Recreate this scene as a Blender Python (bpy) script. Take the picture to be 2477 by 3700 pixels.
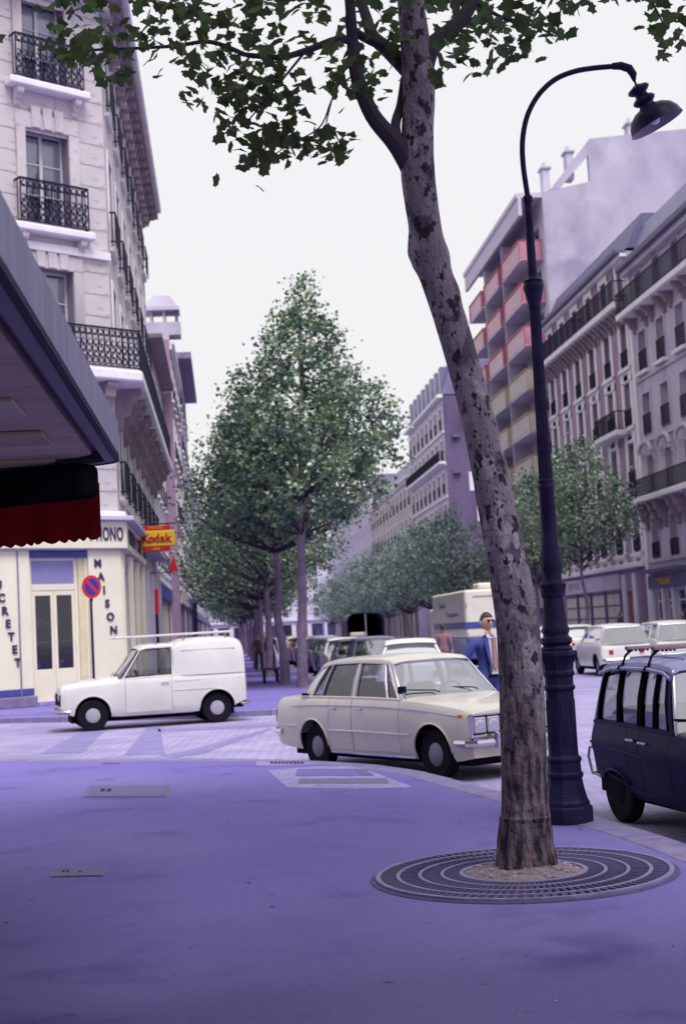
import bpy, bmesh, math, random
from mathutils import Matrix, Vector, noise
R = math.radians
rnd = random.Random(7)
for o in list(bpy.data.objects): bpy.data.objects.remove(o)
S = bpy.context.scene
COL = S.collection
# ---------------------------------------------------------------- camera
cam_d = bpy.data.cameras.new('camera'); cam = bpy.data.objects.new('camera', cam_d); COL.objects.link(cam); S.camera = cam
cam_d.sensor_fit = 'VERTICAL'; cam_d.sensor_height = 36.0; cam_d.sensor_width = 24.1; cam_d.lens = 50.1
cam_d.clip_start = 0.1; cam_d.clip_end = 3000
YAW, PITCH, ROLL = R(4.9), R(4.7), R(3.0)
F = Vector((math.sin(YAW)*math.cos(PITCH), math.cos(YAW)*math.cos(PITCH), math.sin(PITCH)))
R0 = Vector((math.cos(YAW), -math.sin(YAW), 0)); U0 = R0.cross(F)
RV = R0*math.cos(ROLL) - U0*math.sin(ROLL); UV = U0*math.cos(ROLL) + R0*math.sin(ROLL)
mw = Matrix((RV, UV, -F)).transposed().to_4x4(); mw.translation = Vector((0, 0, 1.6)); cam.matrix_world = mw
cam_d.dof.use_dof = True; cam_d.dof.focus_distance = 9.6; cam_d.dof.aperture_fstop = 3.2
# ---------------------------------------------------------------- sky and sun (bright overcast)
W = bpy.data.worlds.new('World'); S.world = W; W.use_nodes = True
nt = W.node_tree; bg = nt.nodes['Background']
sky = nt.nodes.new('ShaderNodeTexSky'); sky.sky_type = 'NISHITA'; sky.sun_disc = False
sky.sun_elevation = R(62); sky.sun_rotation = R(160); sky.air_density = 1.5; sky.dust_density = 4
mx = nt.nodes.new('ShaderNodeMix'); mx.data_type = 'RGBA'; mx.inputs[0].default_value = 0.94
nt.links.new(sky.outputs[0], mx.inputs[6]); mx.inputs[7].default_value = (7.7, 7.6, 7.8, 1)   # the cloud layer
nt.links.new(mx.outputs[2], bg.inputs[0]); bg.inputs[1].default_value = 0.053
sl = bpy.data.lights.new('sun', 'SUN'); sun = bpy.data.objects.new('sun', sl); COL.objects.link(sun)
sl.energy = 1.5; sl.angle = R(32); sl.color = (1.0, 0.97, 1.0)
sun.rotation_euler = Vector((-.18, .50, -1.0)).to_track_quat('-Z', 'Y').to_euler()     # high, from behind the camera and a little right
S.view_settings.view_transform = 'Standard'; S.view_settings.look = 'None'
S.view_settings.exposure = 1.2; S.view_settings.gamma = 1.0; S.view_settings.use_curve_mapping = False
S.cycles.max_bounces = 6; S.cycles.transparent_max_bounces = 12
# ---------------------------------------------------------------- materials
MATS = {}
def mat(name, col, rough=0.7, col2=None, scale=3.0, mixr=(0.35, 0.65), bump=0.0, bscale=40.0, metal=0.0, spec=0.4, coat=0.0,
        stretch=None, island=0.0, trans=0.0, detail=5.0):
    if name in MATS: return MATS[name]
    m = bpy.data.materials.new(name); m.use_nodes = True; MATS[name] = m
    n = m.node_tree.nodes; l = m.node_tree.links; b = n['Principled BSDF']
    b.inputs['Roughness'].default_value = rough; b.inputs['Metallic'].default_value = metal
    b.inputs['Specular IOR Level'].default_value = spec; b.inputs['Coat Weight'].default_value = coat
    b.inputs['Coat Roughness'].default_value = 0.08
    c4 = tuple(col) + (1,)
    b.inputs['Base Color'].default_value = c4
    src = None
    tc = n.new('ShaderNodeTexCoord'); mp = n.new('ShaderNodeMapping'); l.new(tc.outputs['Object'], mp.inputs[0])
    if stretch: mp.inputs['Scale'].default_value = stretch
    if col2 is not None:
        t = n.new('ShaderNodeTexNoise'); t.inputs['Scale'].default_value = scale; t.inputs['Detail'].default_value = detail
        t.inputs['Roughness'].default_value = 0.6
        l.new(mp.outputs[0], t.inputs['Vector'])
        mr = n.new('ShaderNodeMapRange'); mr.inputs[1].default_value = mixr[0]; mr.inputs[2].default_value = mixr[1]
        l.new(t.outputs['Fac'], mr.inputs[0])
        mi = n.new('ShaderNodeMix'); mi.data_type = 'RGBA'; l.new(mr.outputs[0], mi.inputs[0])
        mi.inputs[6].default_value = c4; mi.inputs[7].default_value = tuple(col2) + (1,)
        src = mi.outputs[2]
    if island:
        g = n.new('ShaderNodeNewGeometry'); hs = n.new('ShaderNodeHueSaturation')
        m2 = n.new('ShaderNodeMapRange'); m2.inputs[3].default_value = 1-island; m2.inputs[4].default_value = 1+island
        l.new(g.outputs['Random Per Island'], m2.inputs[0]); l.new(m2.outputs[0], hs.inputs['Value'])
        m3 = n.new('ShaderNodeMapRange'); m3.inputs[3].default_value = 0.47; m3.inputs[4].default_value = 0.53
        l.new(g.outputs['Random Per Island'], m3.inputs[0]); l.new(m3.outputs[0], hs.inputs['Hue'])
        if src: l.new(src, hs.inputs['Color'])
        else: hs.inputs['Color'].default_value = c4
        src = hs.outputs[0]
    if src: l.new(src, b.inputs['Base Color'])
    if bump:
        t2 = n.new('ShaderNodeTexNoise'); t2.inputs['Scale'].default_value = bscale; t2.inputs['Detail'].default_value = 6
        l.new(mp.outputs[0], t2.inputs['Vector'])
        bp = n.new('ShaderNodeBump'); bp.inputs['Strength'].default_value = bump; bp.inputs['Distance'].default_value = 0.02
        l.new(t2.outputs['Fac'], bp.inputs['Height']); l.new(bp.outputs[0], b.inputs['Normal'])
    if trans:
        tr = n.new('ShaderNodeBsdfTranslucent'); ms = n.new('ShaderNodeMixShader'); ms.inputs[0].default_value = trans
        if src: l.new(src, tr.inputs[0])
        else: tr.inputs[0].default_value = c4
        l.new(b.outputs[0], ms.inputs[1]); l.new(tr.outputs[0], ms.inputs[2]); l.new(ms.outputs[0], n['Material Output'].inputs[0])
    return m
def layer(m, col, scale, lo, hi, stretch=None, detail=6, seed=0.0):
    """blend another stain colour over a material's base colour"""
    n = m.node_tree.nodes; l = m.node_tree.links; b = n['Principled BSDF']
    tc = n.new('ShaderNodeTexCoord'); mp = n.new('ShaderNodeMapping'); l.new(tc.outputs['Object'], mp.inputs[0])
    mp.inputs['Location'].default_value = (seed, seed*1.7, seed*.3)
    if stretch: mp.inputs['Scale'].default_value = stretch
    t = n.new('ShaderNodeTexNoise'); t.inputs['Scale'].default_value = scale; t.inputs['Detail'].default_value = detail
    l.new(mp.outputs[0], t.inputs['Vector'])
    mr = n.new('ShaderNodeMapRange'); mr.inputs[1].default_value = lo; mr.inputs[2].default_value = hi
    l.new(t.outputs['Fac'], mr.inputs[0])
    mi = n.new('ShaderNodeMix'); mi.data_type = 'RGBA'; l.new(mr.outputs[0], mi.inputs[0])
    lk = b.inputs['Base Color'].links
    if lk: l.new(lk[0].from_socket, mi.inputs[6])
    else: mi.inputs[6].default_value = b.inputs['Base Color'].default_value
    mi.inputs[7].default_value = tuple(col) + (1,)
    l.new(mi.outputs[2], b.inputs['Base Color'])
    return m
def brick_mat(name, c1, c2, mortar, scale=1.0):
    m = mat(name, c1, 0.85); n = m.node_tree.nodes; l = m.node_tree.links; b = n['Principled BSDF']
    tc = n.new('ShaderNodeTexCoord'); sep = n.new('ShaderNodeSeparateXYZ'); l.new(tc.outputs['Object'], sep.inputs[0])
    ad = n.new('ShaderNodeMath'); ad.operation = 'ADD'; l.new(sep.outputs[0], ad.inputs[0]); l.new(sep.outputs[1], ad.inputs[1])
    cb = n.new('ShaderNodeCombineXYZ'); l.new(ad.outputs[0], cb.inputs[0]); l.new(sep.outputs[2], cb.inputs[1])
    t = n.new('ShaderNodeTexBrick'); t.inputs['Scale'].default_value = scale
    t.inputs['Color1'].default_value = tuple(c1)+(1,); t.inputs['Color2'].default_value = tuple(c2)+(1,); t.inputs['Mortar'].default_value = tuple(mortar)+(1,)
    t.inputs['Brick Width'].default_value = 0.23; t.inputs['Row Height'].default_value = 0.075; t.inputs['Mortar Size'].default_value = 0.008
    l.new(cb.outputs[0], t.inputs['Vector']); l.new(t.outputs['Color'], b.inputs['Base Color'])
    layer(m, tuple(x*0.55 for x in c1), 0.5, 0.45, 0.75, (1, 1, .35))
    return m
def glass_mat(name, tint, refl=0.08, tr=0.75):
    m = bpy.data.materials.new(name); m.use_nodes = True; MATS[name] = m
    n = m.node_tree.nodes; l = m.node_tree.links
    n.remove(n['Principled BSDF'])
    t = n.new('ShaderNodeBsdfTransparent'); t.inputs[0].default_value = tuple(tint)+(1,)
    g = n.new('ShaderNodeBsdfGlossy'); g.inputs['Roughness'].default_value = 0.03; g.inputs[0].default_value = (.9, .9, .95, 1)
    fr = n.new('ShaderNodeFresnel'); fr.inputs[0].default_value = 1.5
    ma = n.new('ShaderNodeMath'); ma.operation = 'MULTIPLY_ADD'; ma.inputs[1].default_value = 1.4; ma.inputs[2].default_value = refl
    l.new(fr.outputs[0], ma.inputs[0])
    ms = n.new('ShaderNodeMixShader'); l.new(ma.outputs[0], ms.inputs[0]); l.new(t.outputs[0], ms.inputs[1]); l.new(g.outputs[0], ms.inputs[2])
    l.new(ms.outputs[0], n['Material Output'].inputs[0])
    return m
# ---------------------------------------------------------------- mesh helpers
class MB:
    def __init__(s): s.v = []; s.f = []; s.M = None
    def add(s, vs, fs):
        k = len(s.v)
        if s.M is not None: vs = [tuple(s.M @ Vector(p)) for p in vs]
        s.v += [tuple(p) for p in vs]; s.f += [tuple(i+k for i in f) for f in fs]; return s
    def box(s, x0, x1, y0, y1, z0, z1):
        return s.add([(x0,y0,z0),(x1,y0,z0),(x1,y1,z0),(x0,y1,z0),(x0,y0,z1),(x1,y0,z1),(x1,y1,z1),(x0,y1,z1)],
                     [(0,3,2,1),(4,5,6,7),(0,1,5,4),(1,2,6,5),(2,3,7,6),(3,0,4,7)])
    def quad(s, a, b, c, d): return s.add([a,b,c,d], [(0,1,2,3)])
    def poly(s, pts): return s.add(pts, [tuple(range(len(pts)))])
    def prism(s, pts, d):
        """polygon pts extruded by vector d"""
        n = len(pts); d = Vector(d); q = [tuple(Vector(p)+d) for p in pts]
        return s.add(list(pts)+q, [tuple(range(n-1, -1, -1)), tuple(range(n, 2*n))] + [(i, (i+1) % n, n+(i+1) % n, n+i) for i in range(n)])
    def tube(s, path, rad, n=8, cap=True, closed=False):
        P = [Vector(p) for p in path]; m = len(P)
        if not hasattr(rad, '__len__'): rad = [rad]*m
        vs = []; prev = None
        for i in range(m):
            if closed: t = P[(i+1) % m]-P[i-1]
            else: t = P[min(i+1, m-1)]-P[max(i-1, 0)]
            t.normalize()
            if prev is None:
                a = Vector((0, 0, 1)) if abs(t.z) < .9 else Vector((1, 0, 0))
                u = t.cross(a).normalized()
            else: u = (prev - t*prev.dot(t)).normalized()
            prev = u; w = t.cross(u)
            for k in range(n):
                a = 2*math.pi*(k+.5)/n; vs.append(P[i]+(u*math.cos(a)+w*math.sin(a))*rad[i])
        fs = []
        for i in range(m if closed else m-1):
            j = (i+1) % m
            for k in range(n): fs.append((i*n+k, i*n+(k+1) % n, j*n+(k+1) % n, j*n+k))
        if cap and not closed: fs += [tuple(range(n-1, -1, -1)), tuple((m-1)*n+k for k in range(n))]
        return s.add(vs, fs)
    def lathe(s, prof, n=24, o=(0, 0, 0), axis=(0, 0, 1), rot=0.0, cap=True, mod=None):
        """prof: (radius, height) pairs"""
        ax = Vector(axis).normalized(); a0 = Vector((1, 0, 0)) if abs(ax.x) < .9 else Vector((0, 1, 0))
        u = (a0-ax*a0.dot(ax)).normalized(); w = ax.cross(u); o = Vector(o); vs = []
        for (r, h) in prof:
            for k in range(n):
                a = 2*math.pi*k/n+rot; rr = r*(mod(k, h) if mod else 1)
                vs.append(o+ax*h+(u*math.cos(a)+w*math.sin(a))*rr)
        fs = [(i*n+k, i*n+(k+1) % n, (i+1)*n+(k+1) % n, (i+1)*n+k) for i in range(len(prof)-1) for k in range(n)]
        if cap: fs += [tuple(range(n-1, -1, -1)), tuple((len(prof)-1)*n+k for k in range(n))]
        return s.add(vs, fs)
    def loft(s, secs, closed=False, caps=False):
        n = len(secs[0]); vs = [p for q in secs for p in q]; fs = []
        for i in range(len(secs)-1):
            for k in range(n if closed else n-1):
                fs.append((i*n+k, i*n+(k+1) % n, (i+1)*n+(k+1) % n, (i+1)*n+k))
        if caps: fs += [tuple(range(n-1, -1, -1)), tuple((len(secs)-1)*n+k for k in range(n))]
        return s.add(vs, fs)
    def mesh(s, name, m, smooth=False, bevel=0.0, fixn=True, seg=1, autosmooth=35):
        me = bpy.data.meshes.new(name); me.from_pydata(s.v, [], s.f); me.validate()
        if bevel or fixn:
            bm = bmesh.new(); bm.from_mesh(me)
            if bevel or smooth: bmesh.ops.remove_doubles(bm, verts=bm.verts, dist=1e-5)
            if bevel:
                es = [e for e in bm.edges if len(e.link_faces) == 2 and e.calc_face_angle(0) > R(28)]
                bmesh.ops.bevel(bm, geom=es, offset=bevel, segments=seg, affect='EDGES', profile=.5, clamp_overlap=True)
            if fixn: bmesh.ops.recalc_face_normals(bm, faces=bm.faces)
            bm.to_mesh(me); bm.free()
        if smooth:
            me.polygons.foreach_set('use_smooth', [True]*len(me.polygons))
            if autosmooth: me.set_sharp_from_angle(angle=R(autosmooth))
        if m: me.materials.append(m)
        return me
    def build(s, name, m, parent=None, M=None, label=None, **k):
        return put(s.mesh(name, m, **k), name, parent, M, label)
def put(me, name, parent=None, M=None, label=None):
    o = bpy.data.objects.new(name, me); COL.objects.link(o)
    if parent: o.parent = parent
    if M is not None: o.matrix_local = M
    if label: o['label'] = label
    return o
def thing(name, label, cat, loc=(0, 0, 0), rz=0.0, group=None):
    o = bpy.data.objects.new(name, None); COL.objects.link(o); o.location = loc; o.rotation_euler = (0, 0, rz)
    o.empty_display_size = .2
    return tag(o, label, cat, group)
def tag(o, label, cat=None, group=None, kind=None):
    if label: o['label'] = label
    if cat: o['category'] = cat
    if group: o['group'] = group
    if kind: o['kind'] = kind
    return o
def T(x, y, z): return Matrix.Translation((x, y, z))
_cube = {}
def cube(m, bev=0.0):
    k = (m.name, bev)
    if k not in _cube: _cube[k] = MB().box(-.5, .5, -.5, .5, -.5, .5).mesh('block', m, bevel=bev)
    return _cube[k]
def blk(name, m, parent, x0, x1, y0, y1, z0, z1, M=None, bev=0.0):
    L = T((x0+x1)/2, (y0+y1)/2, (z0+z1)/2) @ Matrix.Diagonal((x1-x0, y1-y0, z1-z0, 1))
    return put(cube(m, bev), name, parent, (M @ L) if M is not None else L)
def text_mesh(txt, size, m, depth=0.01, font_shear=0.0, bold=0.0):
    c = bpy.data.curves.new('txt', 'FONT'); c.body = txt; c.size = size; c.extrude = depth; c.align_x = 'CENTER'; c.align_y = 'CENTER'; c.shear = font_shear
    c.resolution_u = 3; c.offset = bold
    o = bpy.data.objects.new('txt', c); COL.objects.link(o)
    me = bpy.data.meshes.new_from_object(o.evaluated_get(bpy.context.evaluated_depsgraph_get()))
    bpy.data.objects.remove(o); me.materials.clear(); me.materials.append(m); return me
def interp(tab, x):
    if x <= tab[0][0]: return tab[0][1]
    for (a, b), (c, d) in zip(tab, tab[1:]):
        if x <= c: return b+(d-b)*(x-a)/(c-a) if c > a else d
    return tab[-1][1]
def copy_tree(o, parent=None):
    c = o.copy(); COL.objects.link(c)
    if parent: c.parent = parent
    for ch in list(o.children): copy_tree(ch, c)
    return c
from mathutils.geometry import tessellate_polygon
# ================================================================ ground, roads, pavements
M_ground = mat('ground_soil', (.2, .17, .3), .9, (.26, .22, .36), .3)
M_road = mat('road_setts', (.30, .265, .46), .75, (.43, .39, .585), 1.1, (.3, .7), bump=.5, bscale=30, spec=.15)
layer(M_road, (.26, .23, .42), .35, .5, .72, seed=3)
def sett_bump(m):
    n = m.node_tree.nodes; l = m.node_tree.links; b = n['Principled BSDF']
    tc = n.new('ShaderNodeTexCoord'); t = n.new('ShaderNodeTexBrick'); t.inputs['Scale'].default_value = 1.0
    mp = n.new('ShaderNodeMapping'); mp.inputs['Rotation'].default_value = (0, 0, R(-31)); l.new(tc.outputs['Object'], mp.inputs[0]); l.new(mp.outputs[0], t.inputs['Vector'])
    t.inputs['Brick Width'].default_value = .2; t.inputs['Row Height'].default_value = .14; t.inputs['Mortar Size'].default_value = .012
    mi = n.new('ShaderNodeMix'); mi.data_type = 'RGBA'; mi.blend_type = 'MULTIPLY'; mi.inputs[0].default_value = .55
    t.inputs['Color1'].default_value = (1, 1, 1, 1); t.inputs['Color2'].default_value = (.8, .8, .82, 1); t.inputs['Mortar'].default_value = (.35, .33, .4, 1)
    l.new(b.inputs['Base Color'].links[0].from_socket, mi.inputs[6]); l.new(t.outputs['Color'], mi.inputs[7]); l.new(mi.outputs[2], b.inputs['Base Color'])
sett_bump(M_road)
M_pave = mat('pavement_asphalt', (.17, .138, .42), .85, (.205, .168, .47), .55, (.3, .7), bump=.5, bscale=220, spec=.12)
layer(M_pave, (.24, .20, .50), .22, .50, .72, seed=5); layer(M_pave, (.135, .108, .36), 1.7, .56, .76, seed=9); layer(M_pave, (.09, .07, .21), 9, .70, .76, seed=2); layer(M_pave, (.30, .26, .46), 55, .66, .72, seed=7); layer(M_pave, (.06, .045, .16), 70, .62, .70, seed=4)
M_kerb = mat('kerb_granite', (.25, .215, .40), .8, (.17, .145, .30), 6, bump=.4, bscale=80)
M_tar = mat('tar_patch', (.19, .165, .36), .8, (.24, .21, .42), 3, bump=.4, bscale=120)
M_conc = mat('pale_cement', (.33, .29, .51), .85, (.22, .185, .42), 6, bump=.3, bscale=90)
M_plate = mat('cast_plate', (.13, .11, .24), .55, (.20, .17, .32), 18, metal=.2, bump=.5, bscale=90)
M_slot = mat('slot_dark', (.015, .013, .03), .9)
def crs(P, n=10):
    out = []
    for i in range(len(P)-1):
        p0 = P[max(i-1, 0)]; p1 = P[i]; p2 = P[i+1]; p3 = P[min(i+2, len(P)-1)]
        for k in range(n):
            t = k/n
            out.append(tuple(.5*(2*b+(c-a)*t+(2*a-5*b+4*c-d)*t*t+(3*b-a-3*c+d)*t**3) for a, b, c, d in zip(p0, p1, p2, p3)))
    out.append(tuple(P[-1])); return out
tag(MB().add([(-900, -900, -.13), (900, -900, -.13), (900, 900, -.13), (-900, 900, -.13)], [(0, 1, 2, 3)]).build('ground', M_ground), None, kind='structure')
road = MB().add([(-70, -25, -.12), (70, -25, -.12), (70, 345, -.12), (-70, 345, -.12)], [(0, 1, 2, 3)]).build('road', M_road)
road['kind'] = 'structure'
for q in ([(-2.84, 29.44), (-2.43, 28.67), (-2.35, 23.0), (-3.04, 23.2)], [(-1.63, 29.03), (-1.4, 28.81), (-1.0, 21.7), (-1.62, 21.9)],
          [(-1.4, 27.75), (2.4, 27.1), (2.4, 26.3), (-1.31, 26.81)], [(-1.05, 21.5), (-.66, 22.1), (.73, 26.22), (.73, 25.8), (-.45, 21.3), (-.84, 20.9)],
          [(4.3, 14.2), (5.3, 15.0), (9.4, 22.5), (9.3, 24), (5.0, 15.9)]):
    MB().poly([(x, y, -.116) for x, y in q]).build('tar_patch', M_tar, road)
def pavement(name, kerb, rest, vis):
    """kerb: polyline with the pavement on its right-hand side; a sheet set back behind separate granite kerb stones"""
    n = len(kerb); inner = []
    for i, p in enumerate(kerb):
        a = kerb[max(i-1, 0)]; b = kerb[min(i+1, n-1)]; dx, dy = b[0]-a[0], b[1]-a[1]; L = math.hypot(dx, dy)
        inner.append((p[0]+dy/L*.3, p[1]-dx/L*.3))
    mb = MB(); top = [(x, y, 0) for x, y in inner+rest]
    tris = tessellate_polygon([[Vector(p) for p in top]]); N = len(top)
    mb.add(top, [tuple(t) for t in tris])
    mb.add([(x, y, -.16) for x, y, z in top]+top, [(i, (i+1) % N, N+(i+1) % N, N+i) for i in range(N)])
    pv = mb.build(name, M_pave, fixn=False); pv['kind'] = 'structure'
    # stones
    acc = []; d = 0
    for a, b in zip(kerb, kerb[1:]):
        acc.append((d, a, b)); d += math.hypot(b[0]-a[0], b[1]-a[1])
    def at(s):
        for (d0, a, b) in reversed(acc):
            if s >= d0:
                L = math.hypot(b[0]-a[0], b[1]-a[1]); t = min(1, (s-d0)/L)
                return Vector((a[0]+(b[0]-a[0])*t, a[1]+(b[1]-a[1])*t, 0)), Vector(((b[0]-a[0])/L, (b[1]-a[1])/L, 0))
    s = 0; run = MB(); L = 1.0
    while s < d-.01:
        L = min(rnd.uniform(.9, 1.15), d-s); p, t0 = at(s+.005); q, t1 = at(s+L-.008)
        n0 = Vector((t0.y, -t0.x, 0)); n1 = Vector((t1.y, -t1.x, 0)); j = rnd.uniform(-.004, .004)
        pts = [p, p+n0*.297, q+n1*.297, q]
        P = [(v.x, v.y, -.17) for v in pts]
        if vis(p): MB().prism(P, (0, 0, .176+j)).build('kerb_stone', M_kerb, pv, bevel=.012)
        else: run.prism(P, (0, 0, .175))
        s += L
    if run.v: run.build('kerb_stone', M_kerb, pv)['kind'] = 'stuff'
    return pv
k1 = crs([(-45, 46.5), (-12, 26.5), (-3.31, 20.99), (-.06, 18.87), (1.4, 17.23), (2.02, 15.89), (2.49, 13.48), (2.89, 11.32), (3.09, 9.79), (3.2, 8), (3.25, 4), (3.25, -20)], 8)
pave_near = pavement('pavement', k1, [(-45, -20)], lambda p: p.y > 7 and p.x > -6)
k2 = crs([(3.0, 340), (3.0, 60), (3.0, 40), (3.0, 34.5), (2.6, 32), (1.7, 30.7), (.6, 30.2), (-1.64, 30.97), (-5.2, 33.1), (-12, 37.2), (-45, 57)], 8)
pave_left = pavement('pavement', k2, [(-45, 340)], lambda p: p.y < 62 and p.x > -8)
k3 = [(14.8, -20), (14.8, 35), (14.8, 70), (14.8, 340)]
pave_right = pavement('pavement', k3, [(75, 340), (75, -20)], lambda p: 36 < p.y < 62)
# covers and cement patches set in the near pavement
def slab(name, q, m, z, parent=pave_near, bev=0): return MB().prism([(x, y, -.02) for x, y in q], (0, 0, .02+z)).build(name, m, parent, bevel=bev)
slab('cement_patch', [(.40, 16.9), (.95, 17.0), (1.45, 16.75), (1.6, 15.6), (1.78, 14.2), (1.2, 14.45), (.55, 14.9), (.5, 15.6)], M_conc, .004)
slab('cover_slab', [(.75, 16.81), (1.51, 16.32), (1.52, 15.55), (.69, 16.02)], M_pave, .008)
slab('slot', [(1.38, 16.36), (1.47, 16.30), (1.48, 15.62), (1.39, 15.66)], M_plate, .012)
slab('cover_slab', [(.72, 15.71), (1.62, 15.17), (1.58, 14.7), (.68, 15.23)], M_plate, .008)
slab('cement_patch', [(.30, 18.25), (.98, 17.80), (.97, 17.3), (.29, 17.6)], M_conc, .004)
for i in range(9):
    a = .47+.41*i/9; slab('drain_bar', [(a, 17.98-.68*(a-.47)), (a+.03, 17.96-.68*(a-.47)), (a+.03, 17.68-.68*(a-.47)), (a, 17.7-.68*(a-.47))], M_slot, .008)
def cover(q, slots):
    p = slab('access_cover', q, M_plate, .006)
    c = [sum(v[i] for v in q)/4 for i in (0, 1)]
    qi = [(c[0]+(x-c[0])*.93, c[1]+(y-c[1])*.93) for x, y in q]
    MB().prism([(x, y, .004) for x, y in qi], (0, 0, .006)).build('cover_lid', mat('cover_lid_dark', (.125, .10, .26), .7, (.17, .14, .33), 12, bump=.6, bscale=70), p)
    def at(u, v):
        a = Vector(q[3]).lerp(Vector(q[2]), u); b = Vector(q[0]).lerp(Vector(q[1]), u); return a.lerp(b, v)
    for (u, v, du, dv) in [(.18, .42, .05, .22), (.26, .42, .05, .22)] + ([] if slots else [(.5, .42, .05, .1)]):
        P = [at(u, v), at(u+du, v), at(u+du, v+dv), at(u, v+dv)]
        MB().prism([(w.x, w.y, .009) for w in P], (0, 0, .004)).build('lifting_slot', M_slot, p)
cover([(-1.61, 16.4), (-.68, 15.85), (-.67, 14.7), (-1.57, 15.2)], True)
cover([(-1.29, 10.53), (-.92, 10.39), (-.91, 10.04), (-1.29, 10.14)], False)
cover([(-1.72, 19.3), (-1.45, 19.15), (-1.45, 19.0), (-1.72, 19.14)], False)

# scraps lying about on the pavement
sc = MB()
for k in range(130):
    x = rnd.uniform(-3.5, 2.6); y = rnd.uniform(4, 17); a = rnd.uniform(0, 6.28); q = rnd.choice((.006, .01, .014, .02)); e = rnd.uniform(.3, 1)
    c_, s_ = math.cos(a)*q, math.sin(a)*q
    sc.add([(x+c_, y+s_, .004), (x-s_*e, y+c_*e, .007), (x-c_, y-s_, .004), (x+s_*e, y-c_*e, .010)], [(0, 1, 2, 3)])
o = sc.build('litter', mat('litter_scraps', (.30, .26, .34), .9, island=.9), pave_near, fixn=False); o['kind'] = 'stuff'
# ================================================================ buildings
M_stone = mat('ashlar_cream', (.63, .58, .58), .85, (.52, .47, .50), .8, (.3, .75), bump=.25, bscale=60)
layer(M_stone, (.30, .26, .33), 1.1, .52, .80, (1, 1, .22), seed=4); layer(M_stone, (.40, .35, .38), 6, .55, .75, seed=14)
M_joint = mat('joint_mortar', (.24, .205, .26), .95)
M_stone2 = mat('ashlar_grey', (.58, .52, .62), .88, (.47, .415, .53), .7, (.3, .75), bump=.3, bscale=40)
layer(M_stone2, (.29, .245, .37), .9, .54, .82, (1, 1, .2), seed=6)
M_trim = mat('painted_trim', (.84, .81, .82), .8, (.72, .69, .73), 1.5)
M_grime = mat('corbel_stone', (.34, .26, .29), .9, (.24, .18, .23), 2.5, bump=.4, bscale=40)
M_cream = mat('cream_paint', (.82, .77, .60), .55, (.74, .68, .52), 1.2, (.4, .8), bump=.1, bscale=30)
M_creamdk = mat('cream_door_paint', (.72, .66, .44), .5, (.62, .56, .38), 3)
M_bluep = mat('blue_paint', (.05, .06, .28), .5, (.07, .08, .32), 4)
M_plinth = mat('plinth_grey', (.27, .22, .36), .8, (.18, .14, .26), 3)
M_iron = mat('wrought_iron', (.014, .012, .045), .6, spec=.15)
M_letter = mat('letter_blue_black', (.03, .03, .10), .5)
M_brickp = brick_mat('brick_plum', (.32, .19, .31), (.39, .24, .36), (.44, .37, .47))
M_brickd = brick_mat('brick_dark', (.11, .075, .17), (.16, .11, .22), (.20, .16, .27))
M_render = mat('grey_render', (.42, .385, .50), .9, (.52, .48, .58), .35, (.25, .75), bump=.2, bscale=20)
layer(M_render, (.27, .24, .37), .22, .45, .65, (1, 1, .6), seed=2); layer(M_render, (.62, .59, .68), .3, .55, .8, seed=8)
M_renderw = mat('pale_render', (.60, .56, .66), .85, (.52, .48, .60), .7)
M_yell = mat('yellow_render', (.55, .49, .46), .85, (.46, .41, .42), .7)
M_zinc = mat('zinc_roof', (.17, .16, .29), .5, (.23, .22, .36), 2, metal=.15)
M_slate = mat('slate_roof', (.10, .09, .18), .6, (.15, .13, .24), 6)
M_terra = mat('terracotta', (.45, .17, .10), .8, (.36, .15, .10), 5)
M_balred = mat('balcony_red', (.55, .07, .10), .5, (.45, .06, .10), 3)
M_balpink = mat('balcony_pink_panel', (.42, .17, .27), .35, (.50, .24, .34), 1.2)
M_balcream = mat('balcony_cream', (.56, .50, .44), .7, (.46, .41, .40), 1.5)
M_balyel = mat('balcony_ochre_frame', (.45, .28, .16), .6)
M_pane = mat('window_glass', (.02, .018, .045), .12, (.06, .055, .12), .45, (.42, .6), spec=.4)
M_paneb = mat('transom_glass', (.22, .21, .46), .25, (.28, .27, .52), 1.5, spec=.5)
M_frame = mat('window_paint', (.60, .57, .62), .6)
M_shut = mat('shutter_grey', (.17, .14, .24), .7)
M_curt = mat('net_curtain', (.86, .85, .90), .9, (.74, .73, .82), 14, stretch=(1, 1, .05), trans=.3)
M_room = mat('dark_room', (.02, .017, .03), .95)
G_win = glass_mat('clear_window', (.92, .93, .97), .05)
G_shop = glass_mat('shop_glass', (.62, .62, .70), .0)
M_sred = mat('sign_red', (.60, .012, .03), .45)
M_syel = mat('sign_yellow', (.92, .52, .03), .4)
M_sblue = mat('sign_blue', (.02, .03, .28), .4)
M_white = mat('white_enamel', (.80, .79, .80), .4)
_rail = {}
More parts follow.
